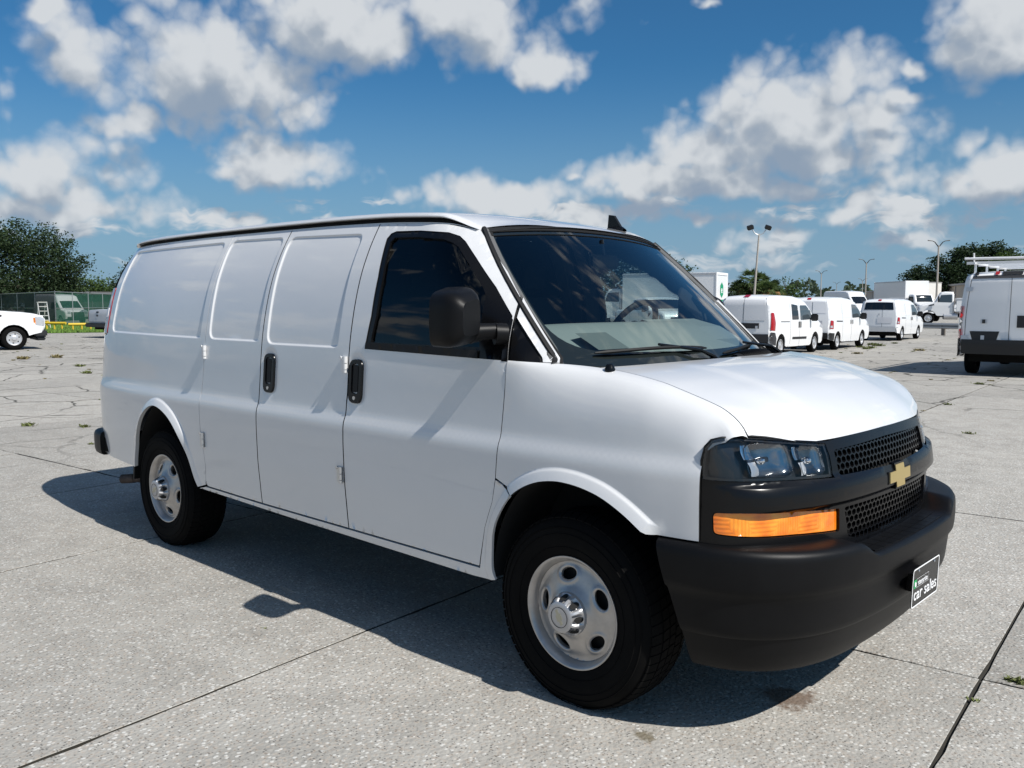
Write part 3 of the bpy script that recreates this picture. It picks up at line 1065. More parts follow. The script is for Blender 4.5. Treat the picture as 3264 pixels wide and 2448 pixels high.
HOLE = rounded([(-.93, .055), (.93, .055), (.935, .90), (-.935, .90)], [.05, .05, .22, .22], 8)
FULL = rounded([(-.985, .012), (.985, .012), (.992, 1.0), (-.992, 1.0)], [.03, .03, .02, .02], 4)
wsp = panel('windscreen', screen, FULL, M_GLASS, van, step=.06, bstep=.04, edge=.004)
panel('frit_border', lambda u, v: screen(u, v, -.006), FULL, M_DARK, wsp, holes=[HOLE], step=.06, bstep=.04, edge=.002)
seal = panel('windscreen_seal', lambda u, v: screen(u, v, .004), rounded([(-1.0, -.008), (1.0, -.008), (1.0, .06), (-1.0, .06)], .02), M_RUBBER, wsp, holes=[[(-.94, .028), (.94, .028), (.94, .058), (-.94, .058)]], step=.06, bstep=.03, edge=.02)
for sg in (1, -1):
    # moulding down the pillar, bridging metal and glass
    rows = []
    for t in np.linspace(-.012, 1.0, 30):
        e = WT * (1 - t) + WB * t
        a = side_pt(*(e + WN * .002)) + np.array([-.001, -.0015, -.001])
        b_ = side_pt(*(e + WN * .005)) + np.array([.004, -.005, .004])
        c_ = screen(np.float64(.986), np.float64(t)) + np.array([.009, -.003, .009])
        d_ = screen(np.float64(.972), np.float64(t)) + np.array([.004, 0, .004])
        e_ = screen(np.float64(.962), np.float64(t)) + np.array([-.002, 0, -.002])
        rows.append([(p[0], p[1] * sg, p[2]) for p in (a, b_, c_, d_, e_)])
    MB().grid(rows).build('pillar_moulding', M_RUBBER, wsp, sharp=60)

# ---- cowl between glass and bonnet
XHR = lerp_tab([(0, .150), (.2, .140), (.4, .118), (.6, .085), (.75, .047), (.83, .018), (.88, -.02)])
rows = []
for v in np.linspace(-1.0, 1.0, 49):
    g = screen(v * .985, 1.0)
    ya = -v * .885
    yb = -v * .838
    xh = float(XHR(abs(yb))) + .02
    h = hood_pt(xh, np.clip(yb, -.828, .828)) - np.array([0, 0, .012])
    h[1] = yb
    g = g + np.array([-.02, 0, -.004])
    rows.append([g * (1 - t) + h * t - np.array([0, 0, .016 * math.sin(math.pi * t)]) for t in np.linspace(0, 1, 8)])
cowl = MB().grid(rows).build('cowl', M_BUMPER, van, sharp=60)
# speaker-like fresh-air grille bulge on the far side of the cowl
rows = []
for i, t in enumerate(np.linspace(0, 1, 9)):
    yc = .12 + .42 * t
    w = .055 * math.sin(math.pi * (.08 + .84 * t)) ** .5
    rows.append([(float(XHR(abs(yc))) - .055 + w * math.cos(q), yc, 1.318 + .040 * math.sin(q) * math.sin(math.pi * (.1 + .8 * t)) ** .4) for q in np.linspace(0, math.pi, 9)])
MB().grid(rows).build('air_inlet', M_RUBBER, cowl)
rib = MB()
for t in np.linspace(.1, .9, 22):
    yc = .12 + .42 * t
    rib.tube([(float(XHR(abs(yc))) - .055 + .052 * math.cos(q) * math.sin(math.pi * (.08 + .84 * t)) ** .5, yc, 1.320 + .041 * math.sin(q) * math.sin(math.pi * (.1 + .8 * t)) ** .4) for q in np.linspace(.3, 2.3, 6)], .003, 5)
rib.build('inlet_ribs', M_BUMPER, cowl, kind='stuff')
for nm, piv, tip, arm in (('wiper', (.060, -.02, 1.318), (-.115, -.70, 1.372), 0), ('wiper', (.075, .60, 1.318), (.02, .02, 1.345), 1)):
    # arm rises from the cowl, blade lies along the glass
    w = MB()
    A = Vector(piv)
    B0, B1 = (Vector(screen(.80, .93, .02)), Vector(screen(.02, .90, .022))) if arm == 0 else (Vector(screen(-.10, .945, .02)), Vector(screen(-.78, .92, .022)))
    mid = B0 * .48 + B1 * .52 + Vector((.01, 0, .018))
    w.tube([A, A + Vector((0, 0, .022)), A * .7 + mid * .3 + Vector((.012, 0, .03)), mid], [.010, .011, .008, .006], 6)
    w.lathe([(.016, -.01), (.016, .02), (.010, .026), (0, .027)], 'z', 12, A)
    wo = w.build('wiper', M_BLACKTRIM, cowl)
    bl = MB()
    path = [Vector(screen((.80 + (.02 - .80) * t) if arm == 0 else (-.10 + (-.78 + .10) * t), (.93 - .03 * math.sin(t * 2.2)) if arm == 0 else .945 - .03 * t, .012 + .010 * math.sin(math.pi * t))) for t in np.linspace(0, 1, 14)]
    bl.tube(path, [.004] + [.0085] * 12 + [.004], 6)
    bl.build('blade', M_RUBBER, wo)

# ---- bonnet
hood_outline = []
for y in np.linspace(-.826, .826, 41):
    hood_outline.append((float(XHR(abs(y))) + .006, y))
for y in np.linspace(.826, -.826, 61):
    hood_outline.append((float(XE(abs(y))) - .004, y))
hg = np.concatenate([np.arange(-.82, .83, .035)])
xedge = np.array([(float(XE(abs(y))) * k, y) for k in (.985, .97, .955, .935, .91, .88) for y in np.linspace(-.82, .82, 60)])
hood = panel('bonnet', hood_pt, hood_outline, M_PAINT, van, extra=[xedge], step=.03, bstep=.018, edge=.02, gridlines=hg)
noz = MB().lathe([(.021, -.008), (.021, .004), (.018, .010), (.015, .020), (.009, .024), (0, .0245)], 'z', 16, (.082, -.842, float(fender_pt(.082, 1.46)[2])))
noz.build('washer_nozzle', M_BLACKTRIM, hood)

# ---- nose: black surround with lamps and grilles
LAMP = [(1.047, .975), (1.046, 1.034), (1.032, 1.087), (.998, 1.111), (.94, 1.119), (.843, 1.115), (.703, 1.099), (.541, 1.080), (.490, 1.074), (.485, 1.028), (.492, .953), (.67, .961), (.79, .966), (.95, .972)]
TURN = rounded([(1.015, .865), (.88, .865), (.688, .853), (.470, .838), (.468, .754), (.687, .768), (.861, .775), (1.012, .787)], [.02, 0, 0, .008, .008, 0, 0, .02], 4)
UG = rounded([(.452, 1.046), (0, 1.054), (-.452, 1.046), (-.452, .956), (0, .948), (.452, .956)], [.015, 0, .015, .015, 0, .015], 3)
LG = rounded([(.438, .838), (0, .836), (-.438, .838), (-.408, .725), (-.34, .708), (0, .698), (.34, .708), (.408, .725)], [.012, 0, .012, .02, .02, 0, .02, .02], 3)
mirs = lambda P: [(-a, b) for a, b in P][::-1]
SUR = [(1.062, .752), (.957, .748), (.686, .729), (.475, .708), (.403, .688), (.2, .678), (0, .674), (-.2, .678), (-.403, .688), (-.475, .708), (-.686, .729), (-.957, .748), (-1.062, .752),
       (-1.056, 1.04), (-1.038, 1.091), (-1.0, 1.116), (-.94, 1.124), (-.843, 1.120), (-.703, 1.104), (-.541, 1.086), (-.48, 1.080), (-.3, 1.086), (0, 1.088), (.3, 1.086), (.48, 1.080), (.541, 1.086), (.703, 1.104), (.843, 1.120), (.94, 1.124), (1.0, 1.116), (1.038, 1.091), (1.056, 1.04)]


def nose_shape(s, z):
    # cross bar stands proud between the two grilles
    s, z = np.broadcast_arrays(np.asarray(s, float), np.asarray(z, float))
    bar = sms(.850, .872, z) * (1 - sms(.944, .960, z))
    k = 1 - sms(.80, 1.03, np.abs(s))
    return nose_pt(s, z, -.004 + .008 * k + .022 * bar * k)


gr = panel('grille_surround', nose_shape, SUR, M_BLACKTRIM, van, holes=[LAMP, mirs(LAMP), TURN, mirs(TURN), UG, LG], step=.04, bstep=.015, edge=.03, flip=True,
           extra=[np.array([(s, z) for z in (.850, .857, .864, .872, .944, .950, .956, .960) for s in np.linspace(-1.04, 1.04, 90)])], gridlines=np.arange(.67, 1.13, .022))
panel('grille_backing', lambda s, z: nose_pt(s, z, -.045), [(1.05, .70), (1.05, 1.10), (.6, 1.085), (-.6, 1.085), (-1.05, 1.10), (-1.05, .70), (0, .675)], M_DARK, gr, step=.08, bstep=.06, edge=.01, flip=True)
for nm, region, zs in (('grille_mesh', UG, (.935, 1.065)), ('grille_mesh', LG, (.690, .85))):
    hexm = MB()
    a = .0195
    reg = np.asarray(region)
    j = 0
    z = zs[0]
    seen = set()
    while z < zs[1]:
        for i in range(-21, 22):
            cx = i * a * 1.732 + (a * .866 if j % 2 else 0)
            cor = [(cx + a * math.sin(k * math.pi / 3), z + a * .80 * math.cos(k * math.pi / 3)) for k in range(6)]
            for k in range(6):
                p, q = cor[k], cor[(k + 1) % 6]
                key = (round((p[0] + q[0]) * 500), round((p[1] + q[1]) * 500))
                if key in seen:
                    continue
                seen.add(key)
                mid = np.array([[(p[0] + q[0]) / 2, (p[1] + q[1]) / 2]])
                if not in_poly(mid, reg)[0]:
                    continue
                d = np.array([q[0] - p[0], q[1] - p[1]])
                nrm = np.array([-d[1], d[0]]) / np.hypot(*d) * .0028
                vs_ = []
                for o in (-.004, -.018):
                    for pt, sg in ((p, 1), (q, 1), (q, -1), (p, -1)):
                        vs_.append(nose_pt(pt[0] + nrm[0] * sg, pt[1] + nrm[1] * sg, o))
                hexm.add(vs_, [(0, 1, 2, 3), (0, 4, 5, 1), (2, 6, 7, 3), (1, 5, 6, 2), (3, 7, 4, 0)])
        z += a * 1.5 * .80
        j += 1
    hexm.build(nm, M_BLACKTRIM, gr, smooth=False, kind='stuff')
# bowtie badge on the bar
BOW = [(-.112, -.020), (-.048, -.020), (-.048, -.043), (.040, -.043), (.040, -.020), (.106, -.020), (.118, .020), (.050, .020), (.050, .043), (-.040, .043), (-.040, .020), (-.100, .020)]


def badge(name, outline, mat, parent, s0, z0, off, sx=1.0, sz=1.0):
    n = len(outline)
    f = [nose_pt(s0 - p[0] * sx, z0 + p[1] * sz, off) for p in outline]
    b = [nose_pt(s0 - p[0] * sx, z0 + p[1] * sz, off - .02) for p in outline]
    mb = MB().add(f + b, [tuple(range(n))] + [(i, (i + 1) % n, (i + 1) % n + n, i + n) for i in range(n)])
    return mb.build(name, mat, parent, smooth=False)


badge('badge_base', BOW, M_BLACKTRIM, gr, 0, .902, .0285, 1.10, 1.16)
badge('badge', BOW, M_GOLD, gr, 0, .902, .0315)

for sg in (1, -1):
    sm_ = (lambda P: P) if sg > 0 else mirs
    hl = panel('headlight', lambda s, z: nose_pt(s, z, .002), inset(resample(sm_(LAMP), .02), .002), M_LENS, van, step=.05, edge=.010, flip=True)
    panel('housing', lambda s, z: nose_pt(s, z, -.032), sm_(LAMP), M_SMOKE, hl, step=.05, edge=.0, flip=True)
    panel('lamp_bezel', lambda s, z: nose_pt(s, z, -.004), inset(resample(sm_(LAMP), .02), .001), M_SMOKE, hl, holes=[inset(resample(sm_(LAMP), .02), .010)], step=.05, edge=.028, flip=True)
    for (s0, z0, hw, hh) in ((.775, 1.035, .098, .060), (.575, 1.020, .062, .056)):
        # square-cornered reflector bowl, chrome-lined
        rows = []
        for dep, k in ((-.006, 1.0), (-.012, .985), (-.020, .93), (-.026, .80), (-.030, .55), (-.031, .15)):
            ring = []
            for q in np.linspace(0, 2 * math.pi, 28, endpoint=False):
                c, s = math.cos(q), math.sin(q)
                e = 1 / max(1e-6, (abs(c) ** 5 + abs(s) ** 5) ** .2)
                ring.append(tuple(nose_pt(sg * (s0 + hw * k * c * e), z0 + hh * k * s * e, dep)))
            rows.append(ring)
        rf = MB().grid(rows, closed=True).build('reflector', pmat('smoked_chrome', (0.30, 0.30, 0.30), rough=0.13, metal=1.0), hl)
        # bright chrome fin on the outboard side of the bowl, and the bulb
        o = s0 + hw * .55
        for (b0, b1, wd2, mt_) in ((-.85, -.05, .040, pmat('bright_reflector', (.80, .82, .85), rough=.2, metal=.6)), (.12, .92, .046, M_CHROME)):
            fin = MB()
            fin.grid([[tuple(nose_pt(sg * (o + wd2 * a + .010 * math.sin(3 * b)), z0 + hh * b, -.008 - .014 * (1 - a) ** 2)) for a in (0, .25, .5, .75, 1)] for b in np.linspace(b0, b1, 7)])
            fin.build('chrome_fin', mt_, rf, fix=False)
        ct = nose_pt(sg * (s0 + hw * .35), z0, -.012)
        bb = MB().lathe([(.0, .016), (.008, .013), (.013, .005), (.014, -.004), (.010, -.012), (.006, -.02)], 'x', 14, ct)
        bb.build('bulb', M_CHROME, rf)
    tn = panel('turn_signal', lambda s, z: nose_pt(s, z, -.007), inset(resample(sm_(TURN), .02), .003), M_AMBER, van, step=.03, edge=.02, flip=True)

# ---- bumpers
def sweep(name, prof, curve, mat, parent, s_end, n=90, z_of=None, **kw):
    rows = []
    for t in np.concatenate([[-1.0], np.linspace(-.995, .995, n), [1.0]]):
        row = []
        for k, (o, z) in enumerate(prof):
            se = s_end(z)
            oo, zz = (o, z) if z_of is None else z_of(t * se, k, o, z)
            row.append(tuple(curve(t * se, zz, oo - (.02 if abs(t) > .999 else 0))))
        rows.append(row)
    return MB().grid(rows).build(name, mat, parent, sharp=42, **kw)


BP = [(-.20, .742), (-.12, .741), (-.06, .738), (-.024, .7345), (-.010, .728), (-.002, .716), (0, .700), (.001, .66), (-.001, .615), (-.004, .594), (-.017, .582), (-.023, .55), (-.028, .50), (-.033, .455), (-.038, .436), (-.046, .425), (-.07, .420)]


def bump_z(s, k, o, z):
    a = abs(s)
    if z > .69:
        side = float(sms(.55, 1.15, a))
        pad = 1 - float(sms(.40 - o * .4, .50 - o * .4, a))
        w = (z - .69) / .052
        z = z + side * .016 * w - pad * (.026 + .030 * w)
        o = o + pad * .004
    elif z > .60:
        pad = 1 - float(sms(.40, .50, a))
        z = z - pad * .022 * (z - .60) / .095
    # the face is drawn in on the lower sides
    return o, z


fb = sweep('front_bumper', BP, bump, M_BUMPER, van, lambda z: 1.343 - (.758 - min(z, .758)) * .30, z_of=bump_z)
VP = [(-.050, .428), (-.058, .405), (-.072, .36), (-.092, .31), (-.108, .288), (-.15, .284)]
sweep('lower_valance', VP, bump, M_BUMPER, fb, lambda z: 1.245 - (.42 - z) * .15)
for sx in range(-5, 6):
    for r_ in range(2):
        t = MB()
        s0, s1 = sx * .072 - .0345, sx * .072 + .0345
        o0, o1 = (-.105, -.0635) if r_ == 0 else (-.0605, -.022)
        q = []
        for zz in (.660, .6872):
            for s_, o_ in ((s0, o0), (s1, o0), (s1, o1), (s0, o1)):
                q.append(tuple(bump(s_, zz, o_)))
        t.add(q, [(4, 5, 6, 7), (0, 4, 7, 3), (1, 2, 6, 5), (0, 1, 5, 4), (2, 3, 7, 6)])
        t.build('tread_pad', M_BUMPER, fb, smooth=False)

# licence-plate holder sign
PLX, PLZ = 1.003, .493
pm = frame((PLX, 0, PLZ), (0, 1, 0), (.03, 0, 1), (1, 0, -.03))
bd = rounded([(-.152, -.077), (.152, -.077), (.152, .077), (-.152, .077)], .016, 5)
mb = MB()
nb = len(bd)
mb.add([pm @ Vector((p[0], p[1], .0)) for p in bd] + [pm @ Vector((p[0], p[1], -.003)) for p in bd], [tuple(range(nb)), tuple(range(2 * nb - 1, nb - 1, -1))] + [(i, i + nb, (i + 1) % nb + nb, (i + 1) % nb) for i in range(nb)])
plate = mb.build('dealer_plate', M_PLATE, van, smooth=False, label='black dealer plate with white rim and white lettering')
mb = MB()
bi = inset(bd, .0055)
mb.add([pm @ Vector((p[0], p[1], .0012)) for p in bd] + [pm @ Vector((p[0], p[1], .0012)) for p in bi], [(i, (i + 1) % nb, (i + 1) % nb + nb, i + nb) for i in range(nb)])
mb.build('plate_rim', M_WHITE, plate, smooth=False)
text_part('lettering', 'car sales', .066, M_WHITE, plate, pm @ Matrix.Translation((.0, -.030, .0012)) @ Matrix.Diagonal((1.18, 1.0, 1, 1)), bold=False)
text_part('lettering', 'nterprise', .030, M_WHITE, plate, pm @ Matrix.Translation((-.038, .014, .0012)), bold=False)
mb = MB()
mb.add([pm @ Vector(p) for p in ((-.138, -.001, .0012), (-.108, -.001, .0012), (-.108, .033, .0012), (-.138, .033, .0012))], [(0, 1, 2, 3)])
mb.build('logo_square', M_GREEN, plate, smooth=False)
text_part('lettering', 'e', .036, M_WHITE, plate, pm @ Matrix.Translation((-.123, .017, .0022)), bold=True)
mb = MB()
for (a, b, c, d) in ((-.108, .032, .030, .033), (-.108, -.001, .030, .0), (.029, -.001, .030, .033)):
    mb.add([pm @ Vector(p) for p in ((a, b, .0014), (c, b, .0014), (c, d, .0014), (a, d, .0014))], [(0, 1, 2, 3)])
mb.build('logo_outline', M_WHITE, plate, smooth=False)
for yy in (-.09, .09):
    sc_ = MB().lathe([(.006, 0), (.006, .002), (.003, .004), (0, .004)], 'z', 10)
    so = sc_.build('screw', M_ZINC, plate)
    so.matrix_basis = pm @ Matrix.Translation((yy, .062, .0))
MB().box(.93, PLX - .004, -.07, .07, .46, .53).build('plate_bracket', M_BUMPER, plate, smooth=False)

rb = [(0, -4.79), (.5, -4.79), (.72, -4.775), (.84, -4.745), (.905, -4.70), (.935, -4.64), (.95, -4.56), (.955, -4.47)]
rbp = chaikin(rb + [])
rbt = np.concatenate([np.stack([rbp[::-1, 1], rbp[::-1, 0]], 1), np.stack([rbp[1:, 1], -rbp[1:, 0]], 1)])
tg = np.gradient(rbt, axis=0)
nr = np.stack([tg[:, 1], -tg[:, 0]], 1)
nr /= np.linalg.norm(nr, axis=1, keepdims=True)
if nr[len(nr) // 2, 0] > 0:
    nr = -nr
rows = []
for k, (p, n_) in enumerate(zip(rbt, nr)):
    sh = .03 if k in (0, len(rbt) - 1) else 0
    rows.append([(p[0] + n_[0] * (o - sh), p[1] + n_[1] * (o - sh), z) for o, z in [(-.07, .645), (-.02, .643), (-.005, .632), (.002, .61), (.003, .56), (.001, .51), (-.006, .482), (-.02, .470), (-.07, .468)]])
MB().grid(rows).build('rear_bumper', M_BUMPER, van, sharp=60)

# ---- rear doors (not in view, but the van is whole)
for sg in (1, -1):
    rows = []
    for z in np.linspace(.52, 1.97, 24):
        w = float(PROF(z)) - .285
        lean = float(LEAN(z))
        rows.append([(-4.70 + lean - .012 * math.cos(t * math.pi / 2), -sg * (.004 + (w - .004) * t), z) for t in np.linspace(0, 1, 10)])
    rd = MB().grid(rows).build('rear_door', M_PAINT, van)
    MB().add([(-4.702, -sg * .10, 1.42), (-4.702, -sg * .58, 1.42), (-4.645, -sg * .52, 1.86), (-4.645, -sg * .10, 1.86)], [(0, 1, 2, 3)]).build('rear_window', M_TINT, rd, smooth=False)
    MB().box(-4.735, -4.71, min(-sg * .05, -sg * .17), max(-sg * .05, -sg * .17), 1.12, 1.17, .008).build('rear_handle', M_BLACKTRIM, rd)

# ---- wheels
def build_wheel():
    """axle along local +y (outboard), centre of the tyre's outer edge plane at y=0"""
    w = bpy.data.objects.new('wheel', None)
    C.objects.link(w)
    R0 = .386
    prof = [(.214, -.012), (.222, -.004), (.232, .000), (.245, .004), (.268, .010), (.300, .014), (.325, .013), (.345, .007), (.360, -.002), (.370, -.012), (.378, -.022), (.383, -.036), (.386, -.060), (.387, -.11)]
    prof = prof + [(r, -.242 - y) for r, y in prof[:-1][::-1]]
    n = 140
    ty = MB().lathe(prof, 'y', n)
    t = ty.build('tyre', M_TYRE, w, sharp=60)
    # tread: shoulder lugs and centre ribs, joined into the tread
    lug = MB()
    for k in range(62):
        a = 2 * math.pi * k / 62
        for (y0, y1, r1, sh) in ((-.008, -.052, .390, .0), (-.234, -.190, .390, .05), (-.060, -.098, .3905, .02), (-.104, -.138, .3905, .04), (-.144, -.182, .3905, .01)):
            vv = []
            for (y, da) in ((y0, 0.), (y1, .02)):
                for dd in (-.043, .043):
                    aa = a + da + dd + sh
                    rr0 = .372 if y0 in (-.008, -.234) and y == y0 else .380
                    r_out = r1 - (.013 if y in (-.008, -.234) else 0)
                    vv += [(rr0 * math.sin(aa), y, rr0 * math.cos(aa)), (r_out * math.sin(aa), y, r_out * math.cos(aa))]
            lug.add(vv, [(0, 1, 3, 2), (4, 6, 7, 5), (1, 5, 7, 3), (0, 4, 5, 1), (2, 3, 7, 6)])
    lug.build('tread_blocks', M_TYRE, t, smooth=False, kind='stuff')
    rl = MB()
    for r_, h_ in ((.262, .0088), (.315, .0142), (.340, .0105)):
        rl.lathe([(r_ - .002, h_ - .002), (r_, h_ + .0022), (r_ + .002, h_ - .002)], 'y', 96)
    rl.build('sidewall_ribs', M_TYRE, t)
    # rim: barrel and flange
    rim = MB().lathe([(.205, -.20), (.198, -.10), (.196, -.045), (.200, -.022), (.208, -.010), (.214, -.002), (.220, .003), (.224, .002), (.224, -.006), (.216, -.012)], 'y', 72).build('rim', M_WHEEL, w, sharp=60)
    # pressed disc with five oval windows
    DZ = lerp_tab([(0, .012), (.070, .012), (.085, .008), (.100, -.004), (.120, -.014), (.150, -.024), (.172, -.032), (.185, -.036), (.196, -.034)])
    holes = []
    for k in range(5):
        a = math.radians(78 + 72 * k)
        ca, sa = math.cos(a), math.sin(a)
        ov = []
        for q in np.linspace(0, 2 * math.pi, 26, endpoint=False):
            tq, rq = .040 * math.cos(q), .0225 * math.sin(q)
            r_ = .150 + rq - .10 * tq * tq * 4
            ov.append((r_ * ca - tq * sa, r_ * sa + tq * ca))
        holes.append(np.array(ov))

    def disc(x, z):
        x, z = np.broadcast_arrays(np.asarray(x, float), np.asarray(z, float))
        r_ = np.hypot(x, z)
        y = DZ(r_)
        P = np.stack([x.ravel(), z.ravel()], 1)
        d = np.full(len(P), 1.)
        for h in holes:
            d = np.minimum(d, seg_dist(P, h))
        y = y + (.007 * np.exp(-((d - .006) / .009) ** 2) - .006 * np.exp(-(d / .004) ** 2)).reshape(x.shape)
        return np.stack([x, y, z], -1)
    circ = [(.197 * math.cos(q), .197 * math.sin(q)) for q in np.linspace(0, 2 * math.pi, 80, endpoint=False)]
    ex = [resample(inset(h, -d), .008) for h in holes for d in (.004, .009, .015, .022)]
    dc_ = panel('wheel_disc', disc, circ, M_WHEEL, w, holes=[h for h in holes], extra=ex, step=.011, bstep=.008, edge=.012, flip=True)
    MB().lathe([(.19, -.075), (.05, -.07), (0, -.07)], 'y', 32).build('brake', pmat('brake_dark', (.02, .018, .016), rough=.7), w)
    # hub cap: tapered drum with eight lug pockets
    rows = []
    n = 96
    for r_, y_, kind_ in ((.086, .006, 0), (.084, .020, 0), (.080, .030, 1), (.076, .040, 1), (.071, .052, 1), (.066, .060, 1), (.060, .066, 0), (.054, .069, 0), (.046, .070, 0), (.020, .071, 0), (.001, .071, 0)):
        ring = []
        for k in range(n):
            a = 2 * math.pi * k / n
            s_ = math.cos(4 * a)
            rr = r_ - (.016 * float(sms(.35, .75, abs(s_))) if kind_ and True else 0) * (1 if kind_ else 0)
            ring.append((rr * math.sin(a), y_, rr * math.cos(a)))
        rows.append(ring)
    cap = MB().grid(rows, closed=True).build('hub_cap', M_CAP, w, sharp=30)
    for k in range(8):
        pk = MB()
        a = 2 * math.pi * k / 8
        ov = []
        for q in np.linspace(0, 2 * math.pi, 14, endpoint=False):
            tq, yq = .0135 * math.cos(q), .021 * math.sin(q)
            rr = .0745 - (yq + .0) * .42 + .0015
            aa = a + tq / rr
            ov.append((rr * math.sin(aa) * .97, .042 + yq * .9, rr * math.cos(aa) * .97))
        pk.add(ov, [tuple(range(14))])
        pk.build('lug_pocket', M_DARK, cap, smooth=False)
    ring = MB().lathe([(.0405, .0712), (.0405, .0722), (.0388, .0722), (.0388, .0712)], 'y', 40).build('cap_ring', M_BLACKTRIM, cap)
    bo = MB()
    sc_ = .28
    ang = math.radians(62)
    pts = [(p[0] * sc_ * math.cos(ang) - p[1] * sc_ * 1.15 * math.sin(ang), p[0] * sc_ * math.sin(ang) + p[1] * sc_ * 1.15 * math.cos(ang)) for p in BOW]
    bo.prism(pts, 'y', .0700, .0724)
    bo.build('cap_badge', pmat('pale_badge', (.46, .43, .33), rough=.4, metal=.4), cap, smooth=False)
    return w


wheel0 = build_wheel()
HUBZ = .374
for i, (x, sg, spin) in enumerate(((0, 1, 0), (-3.429, 1, 100), (0, -1, 50), (-3.429, -1, 20))):
    w = wheel0 if i == 0 else copy_tree(wheel0)
    w.parent = van
    w.location = (x, -sg * .972, HUBZ)
    w.rotation_euler = (0, 0, math.pi if sg > 0 else 0)
    if spin:
        w.rotation_mode = 'XYZ'
        w.matrix_basis = Matrix.Translation(w.location) @ Matrix.Rotation(math.pi if sg > 0 else 0, 4, 'Z') @ Matrix.Rotation(math.radians(spin), 4, 'Y')

# ---- wheel wells, floor and running gear
for A in (ARCH_F, ARCH_R):
    for sg in (1, -1):
        rows = []
        for d in (.965, .90, .80, .64):
            rows.append([(p[0], -sg * d, p[1] + .012) for p in A])
        c = [(A[:, 0].mean(), -sg * .64, .40)] * len(A)
        rows.append(c)
        MB().grid(rows).build('wheel_well', M_DARK, van, sharp=60)
fl = MB()
fl.box(-4.62, -.46, -.64, .64, .56, .60)
fl.box(-2.93, -.44, -.925, .925, .43, .60)
fl.box(-4.60, -3.90, -.93, .93, .50, .60)
fl.box(-.46, .80, -.60, .60, .44, .62)
fl.build('floor_pan', M_CHASSIS, van, smooth=False)
ch = MB()
for sg in (1, -1):
    ch.box(-4.55, .70, sg * .42 - .04, sg * .42 + .04, .36, .50)
ch.tube([(-3.429, -.80, HUBZ), (-3.429, .80, HUBZ)], .05, 12)
ch.lathe([(.0, -.14), (.09, -.12), (.14, -.04), (.14, .04), (.09, .12), (0, .14)], 'y', 16, (-3.44, 0, HUBZ))
ch.tube([(0.02, -.80, .33), (0.02, .80, .33)], .045, 10)
ch.box(-2.6, -1.6, -.30, .30, .33, .50, .03)
ch.tube([(-.2, .1, .42), (-3.3, .05, .42)], .045, 10)
ch.build('chassis', M_CHASSIS, van, smooth=False)
ex = MB().tube([(-2.6, -.35, .38), (-3.2, -.35, .50), (-3.75, -.50, .45), (-4.05, -.70, .33), (-4.32, -.86, .30)], .031, 14, cap=False)
ex.tube([(-4.24, -.815, .308), (-4.33, -.868, .298)], .034, 16, cap=False)
ex.build('exhaust', M_EXH, van)
for sg in (1, -1):
    MB().prism([(-3.882, .60), (-3.862, .60), (-3.905, .37), (-3.925, .37)], 'y', -sg * .965, -sg * .74).build('mud_flap', M_RUBBER, van, smooth=False)

# ---- cab interior
cab = MB()
bz = np.linspace(.60, 1.97, 12)
cab.prism([(float(PROF(z)) - .05, z) for z in bz] + [(-float(PROF(z)) + .05, z) for z in bz[::-1]], 'x', -1.62, -1.58)
cab.build('bulkhead', M_LINER, van, smooth=False)
rows = []
for v in np.linspace(-1, 1, 25):
    row = []
    for t, (dx, dz) in enumerate(((.0, .0), (-.04, .02), (-.12, .05), (-.22, .105), (-.30, .150), (-.36, .172), (-.42, .178), (-.47, .160), (-.50, .10), (-.52, -.10), (-.54, -.45))):
        p = screen(v * .93, 1.0)
        if t >= 4:
            xx = -.10 + dx + .30 * (1 - .25 * v * v) - .22
        bx = float(p[0]) - .03 + dx * (1.0 if abs(v) < .9 else .9)
        row.append((bx, float(p[1]) * (1 - .02 * t / 10), 1.315 + dz * (1 - .15 * abs(v) ** 4)))
    rows.append(row)
dash = MB().grid(rows).build('dashboard', M_DASH, van, sharp=50)
bx_ = MB()
bx_.prism([(-.18, 1.40), (-.30, 1.462), (-.46, 1.500), (-.50, 1.47), (-.50, 1.30), (-.18, 1.30)], 'y', .16, .66)
bx_.build('instrument_hood', M_DASH, dash, smooth=False)
for (ya, yb) in ((-.62, -.40), (-.34, -.12)):
    tr = MB()
    za = 1.418
    tr.add([(-.02 - .12, ya, 1.385), (-.14, yb, 1.385), (-.27, yb, 1.452), (-.27, ya, 1.452), (-.145, (ya + yb) / 2 + .03, 1.372)], [(0, 1, 2, 3)])
    tr.build('dash_pocket', pmat('dash_dark', (.14, .15, .145), rough=.7), dash, smooth=False)
st = MB()
cs = Vector((-.70, .40, 1.42))
ax = Vector((-.86, 0, .50)).normalized()
e1 = Vector((0, 1, 0))
e2 = ax.cross(e1).normalized()
st.tube([cs + (e1 * math.cos(q) + e2 * math.sin(q)) * .195 for q in np.linspace(0, 2 * math.pi, 41)], .0165, 8, cap=False)
for q in (.3, math.pi - .3, 1.5 * math.pi):
    st.tube([cs - ax * .02, cs + (e1 * math.cos(q) - e2 * math.sin(q)) * .19], .018, 8)
st.lathe([(.07, -.02), (.075, .01), (.05, .03), (0, .035)], 'z', 16, (0, 0, 0))
n0 = len(st.v) - 64
mt = frame(cs, e1, e2, ax)
for i in range(n0, len(st.v)):
    st.v[i] = tuple(mt @ Vector(st.v[i]))
st.tube([cs - ax * .02, cs - ax * .32], .03, 8)
st.build('steering_wheel', M_BLACKTRIM, van)
